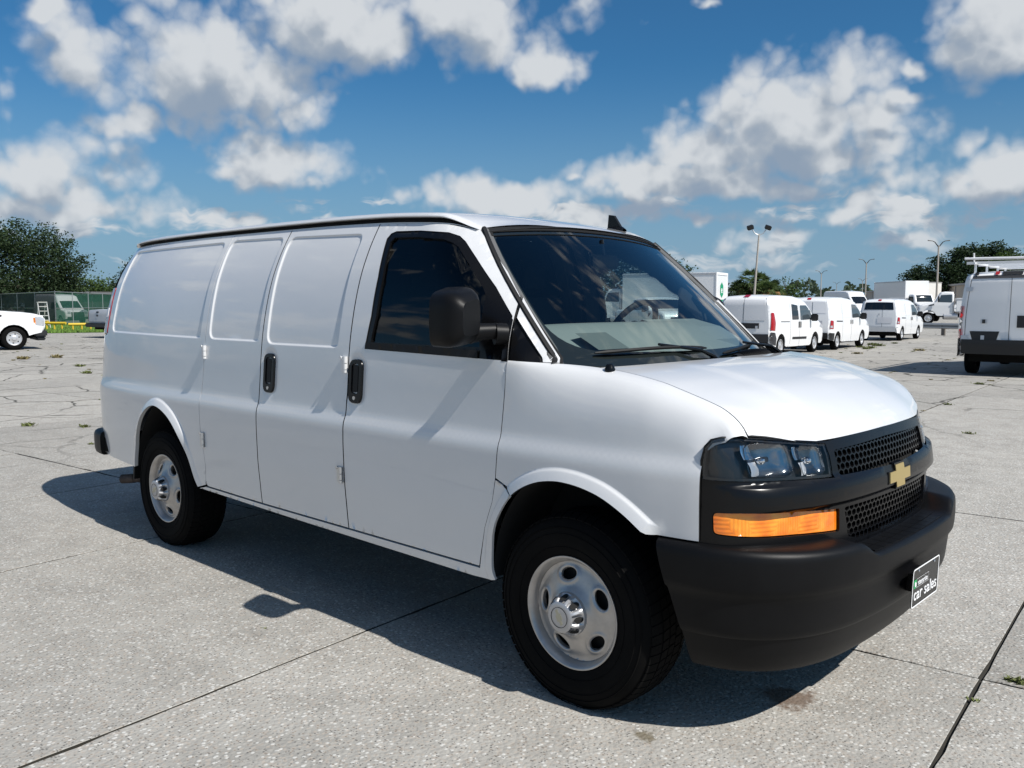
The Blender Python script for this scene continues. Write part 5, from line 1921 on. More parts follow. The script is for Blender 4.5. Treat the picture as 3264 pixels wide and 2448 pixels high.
# ---- two compact cargo vans further up the row: one with a blank tailgate, one with rear glass
def small_van_b(name, label, rx, ry, glazed):
    W_ = 1.72 / 2
    bx = .80
    loc = (rx - bx * math.cos(LINE) + (-W_ + .04) * math.sin(LINE), ry - bx * math.sin(LINE) - (-W_ + .04) * math.cos(LINE))
    c = Car(name, label, 'van', loc, LINE)
    top = [(4.66, .45), (4.70, .62), (4.64, .82), (4.50, .96), (4.18, 1.08), (3.82, 1.24), (3.40, 1.55), (3.02, 1.74), (2.6, 1.82), (1.8, 1.86), (.8, 1.85), (.28, 1.80), (.17, 1.70), (.10, 1.30), (.06, .95), (.03, .62), (.06, .42)]
    bot = [(.10, .36), (.42, .33)] + arch_pts(.80, .31, .36, .32) + [(1.3, .28), (3.3, .26)] + arch_pts(3.725, .31, .36, .30) + [(4.4, .30)]
    wd_ = lambda z: W_ - .13 * np.clip((z - .95) / .9, 0, 1) ** 1.4 - .03 * np.clip((.55 - z) / .3, 0, 1)
    b = c.shell('body', top, bot, wd_, .13, M_BGPAINT)
    c.side('door_window', [(2.42, 1.12), (3.56, 1.14), (3.34, 1.40), (2.95, 1.60), (2.46, 1.62)], M_BGSEEN, radius=.07)
    c.side('track_cover', [(.62, 1.00), (1.28, .99), (1.28, 1.03), (.62, 1.045)], M_CHARC, off=.004)
    for x0 in (1.30, 2.32):
        c.side('door_seam', [(x0, .34), (x0 + .009, .34), (x0 + .035, 1.66), (x0 + .026, 1.66)], M_CHARC, off=.002)
    for (x0, x1) in ((.62, 1.25), (1.40, 2.22)):
        pl = rounded([(x0, 1.14), (x1, 1.14), (x1 - .02, 1.62), (x0 + .05, 1.62)], .05)
        c.side('pressed_panel', inset(resample(pl, .04), .0), pmat('pressed_white', (.76, .76, .76), rough=.4, coat=.7), off=.005)
    for x in (2.20, 2.42):
        c.side('door_handle', [(x, .90), (x + .06, .90), (x + .06, 1.05), (x, 1.05)], M_BGBLACK, off=.015, radius=.02)
    c.side('tail_lamp', [(.055, .76), (.27, .75), (.27, 1.03), (.10, 1.06)], M_REDP, off=.010, radius=.03)
    c.side('lamp_lens', [(.065, .79), (.15, .79), (.15, .87), (.07, .87)], M_CLEARP, off=.014)
    bump_mat = M_BGPAINT if glazed else M_BGBLACK
    c.side('bumper_corner', [(.02, .36), (.38, .345), (.38, .60), (.04, .62)], bump_mat, off=.012)
    c.strip('rear_bumper', c.arc(.03, .62), c.arc(.06, .42), -1, 1, bump_mat, .02)
    c.strip('door_gap', c.arc(.17, 1.70), c.arc(.03, .66), .22, .235, M_CHARC, .004)
    if glazed:
        c.strip('rear_window', c.arc(.175, 1.72), c.arc(.115, 1.36), -.90, .90, M_BGGLASS, .008)
        c.strip('badge', c.arc(.075, 1.22), c.arc(.072, 1.17), .0, .07, M_STEEL, .012)
        c.strip('plate_panel', c.arc(.065, 1.06), c.arc(.055, .82), -.05, .80, pmat('shaded_white2', (.66, .66, .68), rough=.4), .010)
    else:
        for q0, q1 in ((-.92, .18), (.26, .92)):
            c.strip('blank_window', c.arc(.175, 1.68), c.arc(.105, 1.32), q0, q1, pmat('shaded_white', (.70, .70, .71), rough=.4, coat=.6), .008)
        c.strip('plate_recess', c.arc(.068, 1.02), c.arc(.05, .84), .30, .72, pmat('plate_grey', (.42, .43, .47), rough=.5), .010)
        c.strip('handle_bar', c.arc(.072, 1.06), c.arc(.066, 1.02), .15, .72, M_BGBLACK, .016)
    c.strip('stop_lamp', c.arc(.36, 1.81), c.arc(.22, 1.765), -.11, .11, M_REDP, .012)
    c.strip('windscreen', c.arc(3.80, 1.255), c.arc(2.72, 1.80), -.93, .93, M_BGSEEN, .004)
    put_wheels(c, (.80, 3.725), W_ - .02, .31, .19, .195, 'b', 8, .09)
    under(c, .3, 4.3, .22, .66)
    mirror_pair(c, 3.36, W_ + .02, 1.14, M_BGBLACK)
    c.side('head_lamp', [(4.20, .84), (4.58, .78), (4.52, .93), (4.28, 1.02)], M_CLEARP, off=.006)


small_van_b('compact_cargo_van', 'white compact van with blank tailgate and black rear bumper, middle of the parked row', -10.57, 27.03, False)
small_van_b('compact_cargo_van', 'white compact van with wide dark rear window at the far end of the row', -11.78, 37.05, True)


# ---- big front-drive van with a ladder rack at the right edge
def rack_van():
    W_ = 2.05 / 2
    hd = math.radians(94.0)
    lx, ly = -3.98, 18.75               # left rear wheel
    bx = 1.02
    loc = (lx - bx * math.cos(hd) - (-W_ + .06) * math.sin(hd), ly - bx * math.sin(hd) + (-W_ + .06) * math.cos(hd))
    c = Car('high_cargo_van', 'tall white cargo van seen from behind with ladder rack and black bumper', 'van', loc, hd)
    top = [(5.90, .5), (5.95, .75), (5.86, 1.02), (5.62, 1.18), (5.28, 1.34), (4.72, 1.92), (4.40, 2.18), (4.0, 2.26), (2.0, 2.32), (.5, 2.31), (.22, 2.28), (.12, 2.16), (.08, 1.7), (.05, 1.0), (.03, .72), (.05, .50)]
    bot = [(.12, .44), (.5, .42)] + arch_pts(1.02, .36, .42, .42) + [(1.6, .36), (4.3, .34)] + arch_pts(5.05, .36, .42, .38) + [(5.7, .38)]
    wd_ = lambda z: W_ - .10 * np.clip((z - 1.2) / 1.1, 0, 1) ** 1.5 - .03 * np.clip((.6 - z) / .3, 0, 1)
    b = c.shell('body', top, bot, wd_, .12, M_BGPAINT)
    sm = lambda a, bb: (c.arc(*a), c.arc(*bb))
    c.side('door_window', [(3.75, 1.30), (4.95, 1.34), (4.62, 1.75), (4.35, 1.98), (3.80, 1.98)], M_BGSEEN, radius=.08)
    c.side('tail_lamp', [(.035, 1.30), (.17, 1.30), (.18, 1.56), (.065, 1.56)], M_REDP, off=.012)
    c.side('reverse_lens', [(.03, 1.04), (.165, 1.04), (.17, 1.30), (.035, 1.30)], M_CLEARP, off=.012)
    c.side('tail_lamp', [(.03, .84), (.16, .84), (.165, 1.04), (.03, 1.04)], M_REDP, off=.012)
    c.side('bumper_corner', [(.0, .44), (.55, .43), (.50, .62), (.30, .80), (.02, .84)], M_BGBLACK, off=.014)
    c.strip('rear_bumper', c.arc(.04, .80), c.arc(.05, .50), -1.02, 1.02, M_BGBLACK, .05)
    shade = pmat('rear_door_white', (.74, .74, .75), rough=.4, coat=.7)
    c.strip('door_gap', c.arc(.13, 2.20), c.arc(.035, .82), -.006, .006, M_CHARC, .006)
    c.strip('door_gap', c.arc(.135, 2.205), c.arc(.128, 2.185), -.94, .94, M_CHARC, .006)
    for sg in (-1, 1):
        c.strip('door_gap', c.arc(.13, 2.20), c.arc(.035, .82), sg * .95, sg * .962, M_CHARC, .006)
        for (za, zb) in ((2.02, 1.90), (.90, .78)):
            xa = np.interp(za, [.72, 1.0, 1.7, 2.16], [.03, .05, .08, .12])
            h_ = c.strip('hinge', c.arc(xa, za), c.arc(xa - .01, zb), sg * .88, sg * 1.04, M_STEEL, .03)
        c.strip('crease', c.arc(.067, 1.385), c.arc(.064, 1.350), sg * .08 if sg > 0 else -.92, .92 if sg > 0 else -.08, pmat('crease_white', (.80, .80, .80), rough=.3), .022)
    c.strip('stop_lamp', c.arc(.24, 2.282), c.arc(.15, 2.22), -.24, .24, M_BGBLACK, .02)
    for q in (-.86, -.36, .36, .86):
        c.strip('marker_lamp', c.arc(.20, 2.27), c.arc(.16, 2.235), q - .05, q + .05, M_REDP if abs(q) < .5 else M_BGBLACK, .025)
    # handle on the right-hand door, badge and plate on the left-hand one
    c.strip('handle', c.arc(.062, 1.32), c.arc(.055, 1.10), .16, .34, M_BGBLACK, .03)
    rim_ = c.strip('badge', c.arc(.06, 1.27), c.arc(.056, 1.14), -.62, -.48, M_STEEL, .012)
    c.strip('badge_head', c.arc(.0595, 1.255), c.arc(.0565, 1.15), -.585, -.515, M_CHARC, .018, parent=rim_)
    c.strip('plate_bar', c.arc(.054, 1.01), c.arc(.052, .965), -.93, -.12, M_BGBLACK, .02)
    pl = c.strip('plate_recess', c.arc(.052, .965), c.arc(.043, .745), (-.85, -.76), (-.20, -.28), M_BGBLACK, .012)
    c.strip('plate_emblem', c.arc(.047, .885), c.arc(.0445, .85), -.60, -.52, M_STEEL, .018, parent=pl)
    c.strip('windscreen', c.arc(5.24, 1.38), c.arc(4.46, 2.13), -.94, .94, M_BGSEEN, .004)
    put_wheels(c, (1.02, 5.05), W_ - .03, .355, .23, .22, 'p')
    under(c, .4, 5.6, .30, .85)
    mirror_pair(c, 4.75, W_ + .03, 1.35, M_BGBLACK, (.09, .10, .22))
    rk = thing('ladder_rack', 'white tubular ladder rack on the roof of the tall van', 'roof rack', (0, 0, 0))
    rk.matrix_world = Matrix.Translation((loc[0], loc[1], 0)) @ Matrix.Rotation(hd, 4, 'Z')
    for y in (-.80, .80):
        MB().tube([(.25, y, 2.52), (4.1, y, 2.52)], .026, 8).build('side_rail', M_BGPAINT, rk)
        for x in (.45, 1.7, 3.0, 4.0):
            MB().box(x - .03, x + .03, y - .02, y + .02, 2.27, 2.52).build('foot', M_BGPAINT, rk, smooth=False)
        MB().tube([(.28, y, 2.52), (.22, y, 2.78 if y < 0 else 2.74)], .018, 8).build('end_stop', M_BGPAINT, rk)
    for x in (.45, 1.7, 3.0, 4.0):
        MB().box(x - .035, x + .035, -.98, .98, 2.50, 2.56).build('cross_bar', M_BGPAINT, rk, smooth=False)
    MB().tube([(.22, -.98, 2.60), (.22, .98, 2.62)], .03, 8).build('rear_roller', M_BGPAINT, rk)


rack_van()


# ---- pickups
def pickup(name, label, loc, hd, body=M_BGPAINT, bed=None, group=None):
    W_ = 2.03 / 2
    c = Car(name, label, 'pickup', loc, hd)
    top = [(5.80, .62), (5.87, .80), (5.88, 1.06), (5.80, 1.20), (5.55, 1.27), (5.20, 1.32), (4.55, 1.37), (4.33, 1.40), (3.95, 1.68), (3.70, 1.85), (3.3, 1.93), (2.6, 1.94), (2.15, 1.88), (2.02, 1.70), (1.98, 1.40), (1.95, 1.36), (.3, 1.36), (.12, 1.34), (.08, 1.2), (.06, .80), (.08, .66)]
    bot = [(.3, .58), (.75, .56)] + arch_pts(1.22, .42, .48, .55) + [(1.8, .50), (4.2, .46)] + arch_pts(4.87, .42, .48, .50) + [(5.5, .55)]
    wd_ = lambda z: W_ - .16 * np.clip((z - 1.25) / .7, 0, 1) ** 1.2 - .03 * np.clip((.7 - z) / .3, 0, 1)
    b = c.shell('body', top, bot, wd_, .11, body)
    c.side('cab_window', [(2.25, 1.36), (4.28, 1.38), (3.95, 1.62), (3.68, 1.80), (2.30, 1.82)], M_BGGLASS, radius=.06)
    for x0 in (1.99, 3.15, 4.30):
        c.side('door_seam', [(x0, .52), (x0 + .01, .52), (x0 + .01, 1.33), (x0, 1.33)], M_CHARC, off=.002)
    c.side('head_lamp', [(5.56, .88), (5.84, .84), (5.84, 1.10), (5.72, 1.18), (5.54, 1.17)], M_CLEARP, off=.008, radius=.03)
    c.side('side_marker', [(5.50, .96), (5.57, .90), (5.55, 1.14), (5.49, 1.14)], M_AMBERP, off=.009)
    c.side('fender_vent', [(4.22, 1.04), (4.52, 1.20), (4.50, 1.26), (4.24, 1.22)], M_BGBLACK, off=.008)
    MB().box(5.52, 5.93, -.99, .99, .44, .72, .05).build('front_bumper', M_BGBLACK, c.root)
    MB().box(5.60, 5.88, -.90, .90, .32, .44, .03).build('air_dam', M_BGBLACK, c.root)
    c.strip('grille', c.arc(5.84, 1.04), c.arc(5.80, .72), -.72, .72, M_BGBLACK, .01)
    c.strip('windscreen', c.arc(4.32, 1.36), c.arc(3.62, 1.88), -.93, .93, M_BGGLASS, .004)
    c.strip('rear_glass', c.arc(2.06, 1.84), c.arc(2.0, 1.45), -.85, .85, M_BGGLASS, .004)
    tg = c.strip('tailgate', c.arc(.10, 1.32), c.arc(.065, .78), -.90, .90, bed or body, .012)
    c.strip('handle', c.arc(.095, 1.26), c.arc(.085, 1.16), -.12, .12, M_BGBLACK, .03, parent=tg)
    c.strip('lock_plate', c.arc(.083, 1.12), c.arc(.075, 1.02), -.08, .08, M_BGBLACK, .03, parent=tg)
    c.side('tail_lamp', [(.07, .82), (.20, .82), (.20, 1.24), (.09, 1.24)], M_REDP, off=.01)
    MB().box(-.12, .12, -.95, .95, .52, .72, .04).build('rear_bumper', M_BGBLACK, c.root)
    put_wheels(c, (1.22, 4.87), W_ - .02, .405, .25, .245, 'f', 6, .13)
    under(c, .3, 5.5, .40, .80)
    MB().box(.5, 5.5, -.70, .70, .55, 1.15).build('inner_structure', M_CHASSIS, c.root, smooth=False)
    mirror_pair(c, 4.05, W_ + .03, 1.36, M_BGBLACK, (.08, .10, .18))
    return c


def nose_at(x, y, hd, fx, side):
    """origin of a vehicle whose right-hand wheel at length fx stands at x,y"""
    return (x - fx * math.cos(hd) - side * math.sin(hd), y - fx * math.sin(hd) + side * math.cos(hd))


h_ = math.radians(80)
pickup('pickup_truck', 'white pickup nosing in from the left edge with silver six-hole wheel', nose_at(-31.9, 7.1, h_, 4.87, .98), h_)


def spot(u, d, v=972):
    """ground point at distance d in the direction of photo column u"""
    q = px_dir(u, v)
    k = d / math.hypot(q.x, q.y)
    return (CAM_POS.x + q.x * k, CAM_POS.y + q.y * k)


def facing(u, turn=0.0):
    """heading that points from there back at the viewer, turned by some degrees"""
    q = px_dir(u, 972)
    return math.atan2(-q.y, -q.x) + math.radians(turn)


s_ = spot(307, 47)
pickup('pickup_truck', 'silver-grey pickup tailgate showing just behind the big van', s_, math.radians(96), M_BGGREY)
s_ = spot(2155, 40)
h_ = facing(2155, 25)
pickup('pickup_truck', 'white pickup facing the camera, seen through the van windscreen', (s_[0] - 5 * math.cos(h_), s_[1] - 5 * math.sin(h_)), h_)


# ---- full-size vans parked far back, facing this way
def far_van(name, label, u, d, turn, H=2.75, W2=2.05, L=5.6, hood=1.25, wtop=1.95, group=None):
    W_ = W2 / 2
    hd = facing(u, turn)
    s = spot(u, d)
    loc = (s[0] - L * .9 * math.cos(hd), s[1] - L * .9 * math.sin(hd))
    c = Car(name, label, 'van', loc, hd, group)
    k = H
    top = [(L - .05, .45), (L, .70), (L - .06, 1.0), (L - .25, hood - .10), (L - .75, hood), (L - 1.45, wtop), (L - 1.72, max(wtop + .12, k - .16)), (L - 2.1, k - .05), (L - 3.0, k), (.3, k), (.1, k - .15), (.05, .6), (.08, .45)]
    bot = [(.5, .40)] + arch_pts(1.0, .36, .42, .40) + [(1.6, .36), (L - 1.6, .36)] + arch_pts(L - .95, .36, .42, .38) + [(L - .3, .40)]
    wd_ = lambda z: W_ - .14 * np.clip((z - 1.2) / (k - 1.2), 0, 1) ** 1.3
    c.shell('body', top, bot, wd_, .12, M_BGPAINT)
    c.side('door_window', [(L - 2.5, hood + .04), (L - 1.0, hood + .08), (L - 1.45, wtop - .12), (L - 2.45, wtop - .10)], M_BGGLASS, radius=.06)
    c.strip('windscreen', c.arc(L - .80, hood + .03), c.arc(L - 1.46, wtop - .01), -.92, .92, M_BGGLASS, .006)
    c.strip('grille', c.arc(L - .06, 1.02), c.arc(L - .02, .62), -.62, .62, M_BGBLACK, .012)
    c.strip('front_bumper', c.arc(L - .0, .60), c.arc(L - .05, .45), -.98, .98, M_BGBLACK, .03)
    for sg in (-1, 1):
        c.strip('head_lamp', c.arc(L - .10, 1.06), c.arc(L - .02, .82), sg * .66, sg * .95, M_CLEARP, .014)
    put_wheels(c, (1.0, L - .95), W_ - .03, .36, .22, .21, 'p')
    under(c, .3, L - .4, .30, .8)
    mirror_pair(c, L - 1.25, W_ + .04, 1.36, M_BGBLACK, (.08, .10, .20))
    return c


far_van('high_roof_van', 'white high-roof van facing the camera behind the compact vans', 2752, 90, 38, 2.98, 2.05, hood=1.66, wtop=2.42)
far_van('parked_van', 'white van far back, its roof showing over the twin-door van', 2495, 100, -25, 2.40, 2.0, hood=1.55, wtop=2.15, group='vans far back by the dark fence')
far_van('parked_van', 'white van far back, its roof showing above the blank-tailgate van', 2572, 99, 25, 2.42, 2.0, hood=1.55, wtop=2.16, group='vans far back by the dark fence')
far_van('parked_van', 'white van far back, its windscreen showing left of the high-roof van', 2668, 101, 20, 2.50, 2.0, hood=1.58, wtop=2.24, group='vans far back by the dark fence')
# a grey-white van behind the green fence screen
far_van('fenced_van', 'high-roof van standing behind the green fence screen', 236, 84, 28, 2.55, 2.05)


# ---- box trucks
def box_truck(name, label, loc, hd, L=9.6, H=3.9, box0=.4, box_len=6.6, logo=False, scale=1.0, box=True, cabw=1.10):
    c = Car(name, label, 'truck', loc, hd, scale=scale)
    cx = box0 + box_len + .15
    # bonneted cab
    top = [(cx + 2.75, .75), (cx + 2.80, 1.05), (cx + 2.70, 1.42), (cx + 2.45, 1.62), (cx + 1.75, 1.82), (cx + 1.45, 1.92), (cx + 1.20, 2.45), (cx + 1.02, 2.68), (cx + .7, 2.74), (cx + .1, 2.72), (cx + .02, 2.5), (cx + .0, 1.0), (cx + .02, .8)]
    bot = [(cx + .3, .70), (cx + 1.2, .70)] + arch_pts(cx + 1.95, .52, .66, .75)
    wd_ = lambda z: cabw - .10 * np.clip((z - 1.6) / 1.1, 0, 1)
    c.shell('cab', top, bot, wd_, .16, M_BGPAINT)
    c.side('cab_window', [(cx + .16, 1.82), (cx + 1.22, 1.86), (cx + 1.02, 2.46), (cx + .18, 2.50)], M_BGSEEN, radius=.06)
    c.strip('windscreen', c.arc(cx + 1.45, 1.95), c.arc(cx + 1.10, 2.58), -.92, .92, M_BGGLASS, .006)
    c.strip('grille', c.arc(cx + 2.62, 1.50), c.arc(cx + 2.78, .98), -.46, .46, M_BGBLACK, .015)
    for sg in (-1, 1):
        c.strip('head_lamp', c.arc(cx + 2.66, 1.46), c.arc(cx + 2.76, 1.22), sg * .58, sg * .90, M_CLEARP, .02)
        mb = MB()
        mb.box(cx + 1.15, cx + 1.27, min(-sg * 1.25, -sg * 1.52), max(-sg * 1.25, -sg * 1.52), 1.85, 2.35, .03)
        mb.tube([(cx + 1.2, -sg * 1.02, 2.1), (cx + 1.2, -sg * 1.3, 2.2)], .02, 6)
        mb.build('door_mirror', M_BGBLACK, c.root)
    c.side('door_seam', [(cx + .10, .9), (cx + .115, .9), (cx + .115, 2.5), (cx + .10, 2.5)], M_CHARC, off=.002)
    c.side('hood_vent', [(cx + 1.5, 1.60), (cx + 1.95, 1.52), (cx + 1.95, 1.60), (cx + 1.55, 1.70)], M_BGBLACK, off=.004)
    MB().box(cx + 2.55, cx + 3.0, -1.15, 1.15, .50, .82, .05).build('front_bumper', M_STEEL, c.root)
    ch_ = MB()
    for sg in (-1, 1):
        ch_.box(.3, cx + 2.4, sg * .42 - .06, sg * .42 + .06, .62, .88)
    ch_.build('frame', M_CHASSIS, c.root, smooth=False)
    for sg in (-1, 1):
        MB().tube([(cx - .3, -sg * .95, .66), (cx + .75, -sg * .95, .66)], .27, 14).build('fuel_tank', M_STEEL, c.root)
    if box:
        mb = MB()
        mb.box(box0, box0 + box_len, -1.26, 1.26, 1.05, H, .03)
        bx = mb.build('cargo_box', M_BGPAINT, c.root, sharp=40)
        for sg in (-1, 1):
            for z in (1.07, H - .10):
                MB().box(box0, box0 + box_len, min(-sg * 1.255, -sg * 1.285), max(-sg * 1.255, -sg * 1.285), z - .04, z + .06).build('edge_rail', M_STEEL, bx, smooth=False)
        # rear frame and roll-up door
        for (y0, y1, z0, z1) in ((-1.29, -1.15, 1.0, H), (1.15, 1.29, 1.0, H), (-1.15, 1.15, H - .16, H)):
            MB().box(box0 - .04, box0 + .02, y0, y1, z0, z1).build('door_frame', pmat('frame_white', (.8, .8, .8), rough=.4), bx, smooth=False)
        if logo:
            g_ = pmat('logo_green', (0.0, 0.26, 0.12), rough=.5)
            zc = H - 1.15
            lg = MB().add([(box0 - .012, .0, zc + .52), (box0 - .012, -.34, zc + .30), (box0 - .012, -.34, zc - .30), (box0 - .012, .0, zc - .52), (box0 - .012, .34, zc - .30), (box0 - .012, .34, zc + .30)], [(0, 1, 2, 3, 4, 5)]).build('logo', g_, bx, smooth=False)
            mw = frame((box0 - .016, 0, zc), (0, -1, 0), (0, 0, 1), (-1, 0, 0))
            text_part('logo_letter', 'e', .62, M_WHITE, lg, mw, .001, bold=True)
            st = MB().add([(box0 - .012, -1.02, 1.66), (box0 - .012, -1.02, 1.96), (box0 - .012, 1.02, 1.96), (box0 - .012, 1.02, 1.66)], [(0, 1, 2, 3)]).build('green_stripe', g_, bx, smooth=False)
            MB().add([(box0 - .016, -.80, 1.76), (box0 - .016, -.80, 1.86), (box0 - .016, .80, 1.86), (box0 - .016, .80, 1.76)], [(0, 1, 2, 3)]).build('stripe_text_bar', pmat('pale_green', (.35, .62, .48), rough=.5), st, smooth=False)
    put_wheels(c, (box0 + box_len * .28, cx + 1.95), 1.05, .50, .28, .29, 't', 8, .10)
    return c


# logo truck: its rear corner shows beside the windscreen pillar, the rest lies behind the van's cab
r_ = spot(2318, 60)
hd_ = math.radians(193)
box_truck('box_truck', 'white box truck with green emblem on its rear door beside the palms', r_, hd_, H=3.75, logo=True)
s_ = spot(2962, 97)
h_ = facing(2962, 30)
box_truck('box_truck', 'white box truck facing the camera in front of the tan warehouse', (s_[0] - 9.2 * math.cos(h_), s_[1] - 9.2 * math.sin(h_)), h_, H=4.1, box_len=6.4)
s_ = spot(2975, 84)
h_ = facing(2975, 0) - math.radians(88)
box_truck('truck_cab', 'white bonneted truck cab in profile behind the guardrail', (s_[0] - 8.7 * math.cos(h_), s_[1] - 8.7 * math.sin(h_)), h_, box=True, H=2.2)


# ================================================================== fences, poles, building, trees
M_GALV = pmat('galvanised', (0.42, 0.43, 0.44), rough=0.4, metal=0.6)
M_CONCPOLE = pmat('pole_concrete', (0.36, 0.33, 0.29), rough=0.8)
M_YELLOW = pmat('yellow_paint', (0.58, 0.40, 0.03), rough=0.5)
M_GRASS = pmat('grass_ground', (0.085, 0.16, 0.030), rough=1.0, vary=(1.5, .35))
M_BLADE = pmat('grass_blade', (0.12, 0.21, 0.035), rough=0.9, vary=(1.2, .4))
M_ALU = pmat('aluminium', (0.60, 0.58, 0.55), rough=0.4, metal=0.4)


def screen_mat(name, col, clear):
    m = bpy.data.materials.new(name)
    m.use_nodes = True
    N = NT(m.node_tree)
    b = N.n['Principled BSDF']
    t = N.add('ShaderNodeTexCoord')
    f = N.noise(t.outputs['Object'], 3.0, 4.0)
    N.put(b.inputs['Base Color'], N.ramp(f, [(0.3, tuple(k * .75 for k in col)), (0.7, tuple(k * 1.2 for k in col))]))
    b.inputs['Roughness'].default_value = 0.8
    tr = N.add('ShaderNodeBsdfTransparent')
    mx = N.add('ShaderNodeMixShader', {0: clear, 1: b.outputs[0], 2: tr.outputs[0]})
    N.put(N.n['Material Output'].inputs[0], mx)
    return m


M_MESHG = screen_mat('green_fence_mesh', (0.012, 0.085, 0.055), 0.30)
M_MESHD = screen_mat('shaded_fence_mesh', (0.006, 0.022, 0.022), 0.10)  # same green cloth, its weaker light put into a darker colour
M_MESHB = screen_mat('black_fence_mesh', (0.008, 0.012, 0.014), 0.05)


def fence(name, label, a, b, h, n, mesh_mat, mid=True, sag=.06):
    """chain-link fence line with a screen: posts, top rail, one cloth panel per bay"""
    A, B = Vector((a[0], a[1], 0)), Vector((b[0], b[1], 0))
    f = thing(name, label, 'fence', A)
    D = B - A
    nrm = Vector((-D.y, D.x, 0)).normalized() * .03
    for i in range(n + 1):
        p = D * (i / n)
        MB().tube([p, p + Vector((0, 0, h + (.10 if i in (0, n) else .02)))], .045 if i in (0, n) else .032, 8).build('post', M_GALV, f)
    MB().tube([Vector((0, 0, h)), D + Vector((0, 0, h))], .028, 8).build('top_rail', M_GALV, f)
    if mid:
        MB().tube([Vector((0, 0, h * .52)), D + Vector((0, 0, h * .52))], .022, 8).build('middle_rail', M_GALV, f)
    for i in range(n):
        p, q = D * ((i + .004) / n), D * ((i + .996) / n)
        rows = []
        for t in np.linspace(0, 1, 7):
            k = p.lerp(q, t)
            rows.append([k + nrm * (1 + .8 * math.sin(t * 7 + z * 3 + i)) * .6 + Vector((0, 0, .08 + (h - .10 - sag * math.sin(math.pi * t) * .5) * z)) for z in np.linspace(0, 1, 4)])
        MB().grid(rows).build('screen_panel', mesh_mat, f, fix=False)
    return f


corner = spot(176, 76)
fence('green_screen_fence', 'chain-link fence with green see-through screen in front of a van', corner, spot(560, 110), 2.62, 10, M_MESHG)
fence('shaded_screen_fence', 'shaded green-screened chain-link fence behind the white pickup at the left', corner, spot(-210, 128), 2.62, 9, M_MESHD)
fence('black_screen_fence', 'long black-screened fence behind the far vans at the right', spot(2260, 122), spot(2960, 104), 2.35, 22, M_MESHB, mid=False)

# grass verge
gv = []
for (u, d) in ((-260, 56), (340, 56.5), (700, 60), (700, 130), (176, 84), (-260, 160)):
    gv.append(spot(u, d) + (.012,))
part('grass_verge', gv, [tuple(range(len(gv)))], M_GRASS, smooth=False, kind='structure')
rg = random.Random(5)
gb = MB()
for k in range(9000):
    u = rg.uniform(60, 420)
    d = 56.4 + 26 * rg.random() ** 1.5
    x, y = spot(u, d)
    a = rg.uniform(0, math.pi)
    w, h = rg.uniform(.03, .07), rg.uniform(.07, .20)
    dx, dy = math.cos(a) * w, math.sin(a) * w
    gb.add([(x - dx, y - dy, .0), (x + dx, y + dy, .0), (x + rg.uniform(-.06, .06), y + rg.uniform(-.06, .06), h)], [(0, 1, 2)])
gb.build('grass', M_BLADE, None, smooth=False, fix=False, kind='stuff', label='short green grass on the verge in front of the fence', cat='grass')


def barrier(label, u0, u1, d0, d1, z, n):
    a, b = spot(u0, d0), spot(u1, d1)
    t = thing('pipe_barrier', label, 'barrier', (a[0], a[1], 0), 0, 'yellow pipe barriers on the grass verge')
    D = Vector((b[0] - a[0], b[1] - a[1], 0))
    MB().tube([Vector((0, 0, z)), D + Vector((0, 0, z))], .085, 12).build('rail', M_YELLOW, t)
    for i in range(n):
        p = D * ((i + .5) / n)
        MB().tube([p, p + Vector((0, 0, z))], .055, 8).build('post', M_YELLOW, t)


barrier('yellow pipe barrier in front of the fence corner post', 134, 207, 63, 62, .46, 3)
barrier('yellow pipe barrier nearest the big van', 215, 300, 60, 60, .42, 3)
barrier('yellow pipe barrier behind the stepladder', 60, 152, 72, 69, .46, 3)

# stepladder
lp = spot(133, 66)
la = thing('stepladder', 'pale aluminium stepladder standing open in front of the shaded fence', 'ladder', (lp[0], lp[1], 0), facing(133, 28))
for s in (-1, 1):
    MB().prism([(.36, .0), (.42, .0), (.08, 1.78), (.02, 1.78)], 'y', s * .30 - .025 - s * .0, s * .30 + .025).build('side_rail', M_ALU, la, smooth=False)
    MB().prism([(-.34, .0), (-.30, .0), (.0, 1.72), (-.04, 1.72)], 'y', s * .24 - .02, s * .24 + .02).build('rear_rail', M_ALU, la, smooth=False)
for k in range(1, 6):
    z = .30 * k
    x = .39 - .34 * z / 1.78
    MB().box(x - .06, x + .06, -.29, .29, z - .02, z + .03).build('step', M_ALU, la, smooth=False)
MB().box(-.08, .14, -.30, .30, 1.76, 1.82).build('top_cap', M_ALU, la, smooth=False)

# guardrail
ga, gb_ = spot(2880, 53), spot(3150, 50)
gr_ = thing('guardrail', 'steel guardrail on short posts in front of the truck cab', 'guardrail', (ga[0], ga[1], 0))
D = Vector((gb_[0] - ga[0], gb_[1] - ga[1], 0))
T = D.normalized()
Nn = Vector((-T.y, T.x, 0))
if Nn.dot(Vector((CAM_POS.x - ga[0], CAM_POS.y - ga[1], 0))) < 0:
    Nn = -Nn
rows = []
for t in np.linspace(0, 1, 9):
    rows.append([D * t + Nn * o + Vector((0, 0, z)) for o, z in ((.02, .34), (.08, .39), (.08, .44), (.01, .49), (.08, .54), (.08, .60), (.02, .65))])
MB().grid(rows).build('beam', M_GALV, gr_, sharp=20)
for t in (.08, .50, .92):
    p = D * t - Nn * .06
    MB().box(p.x - .09, p.x + .09, p.y - .09, p.y + .09, 0, .64, .01).build('post', pmat('timber_post', (.16, .14, .12), rough=.9), gr_)


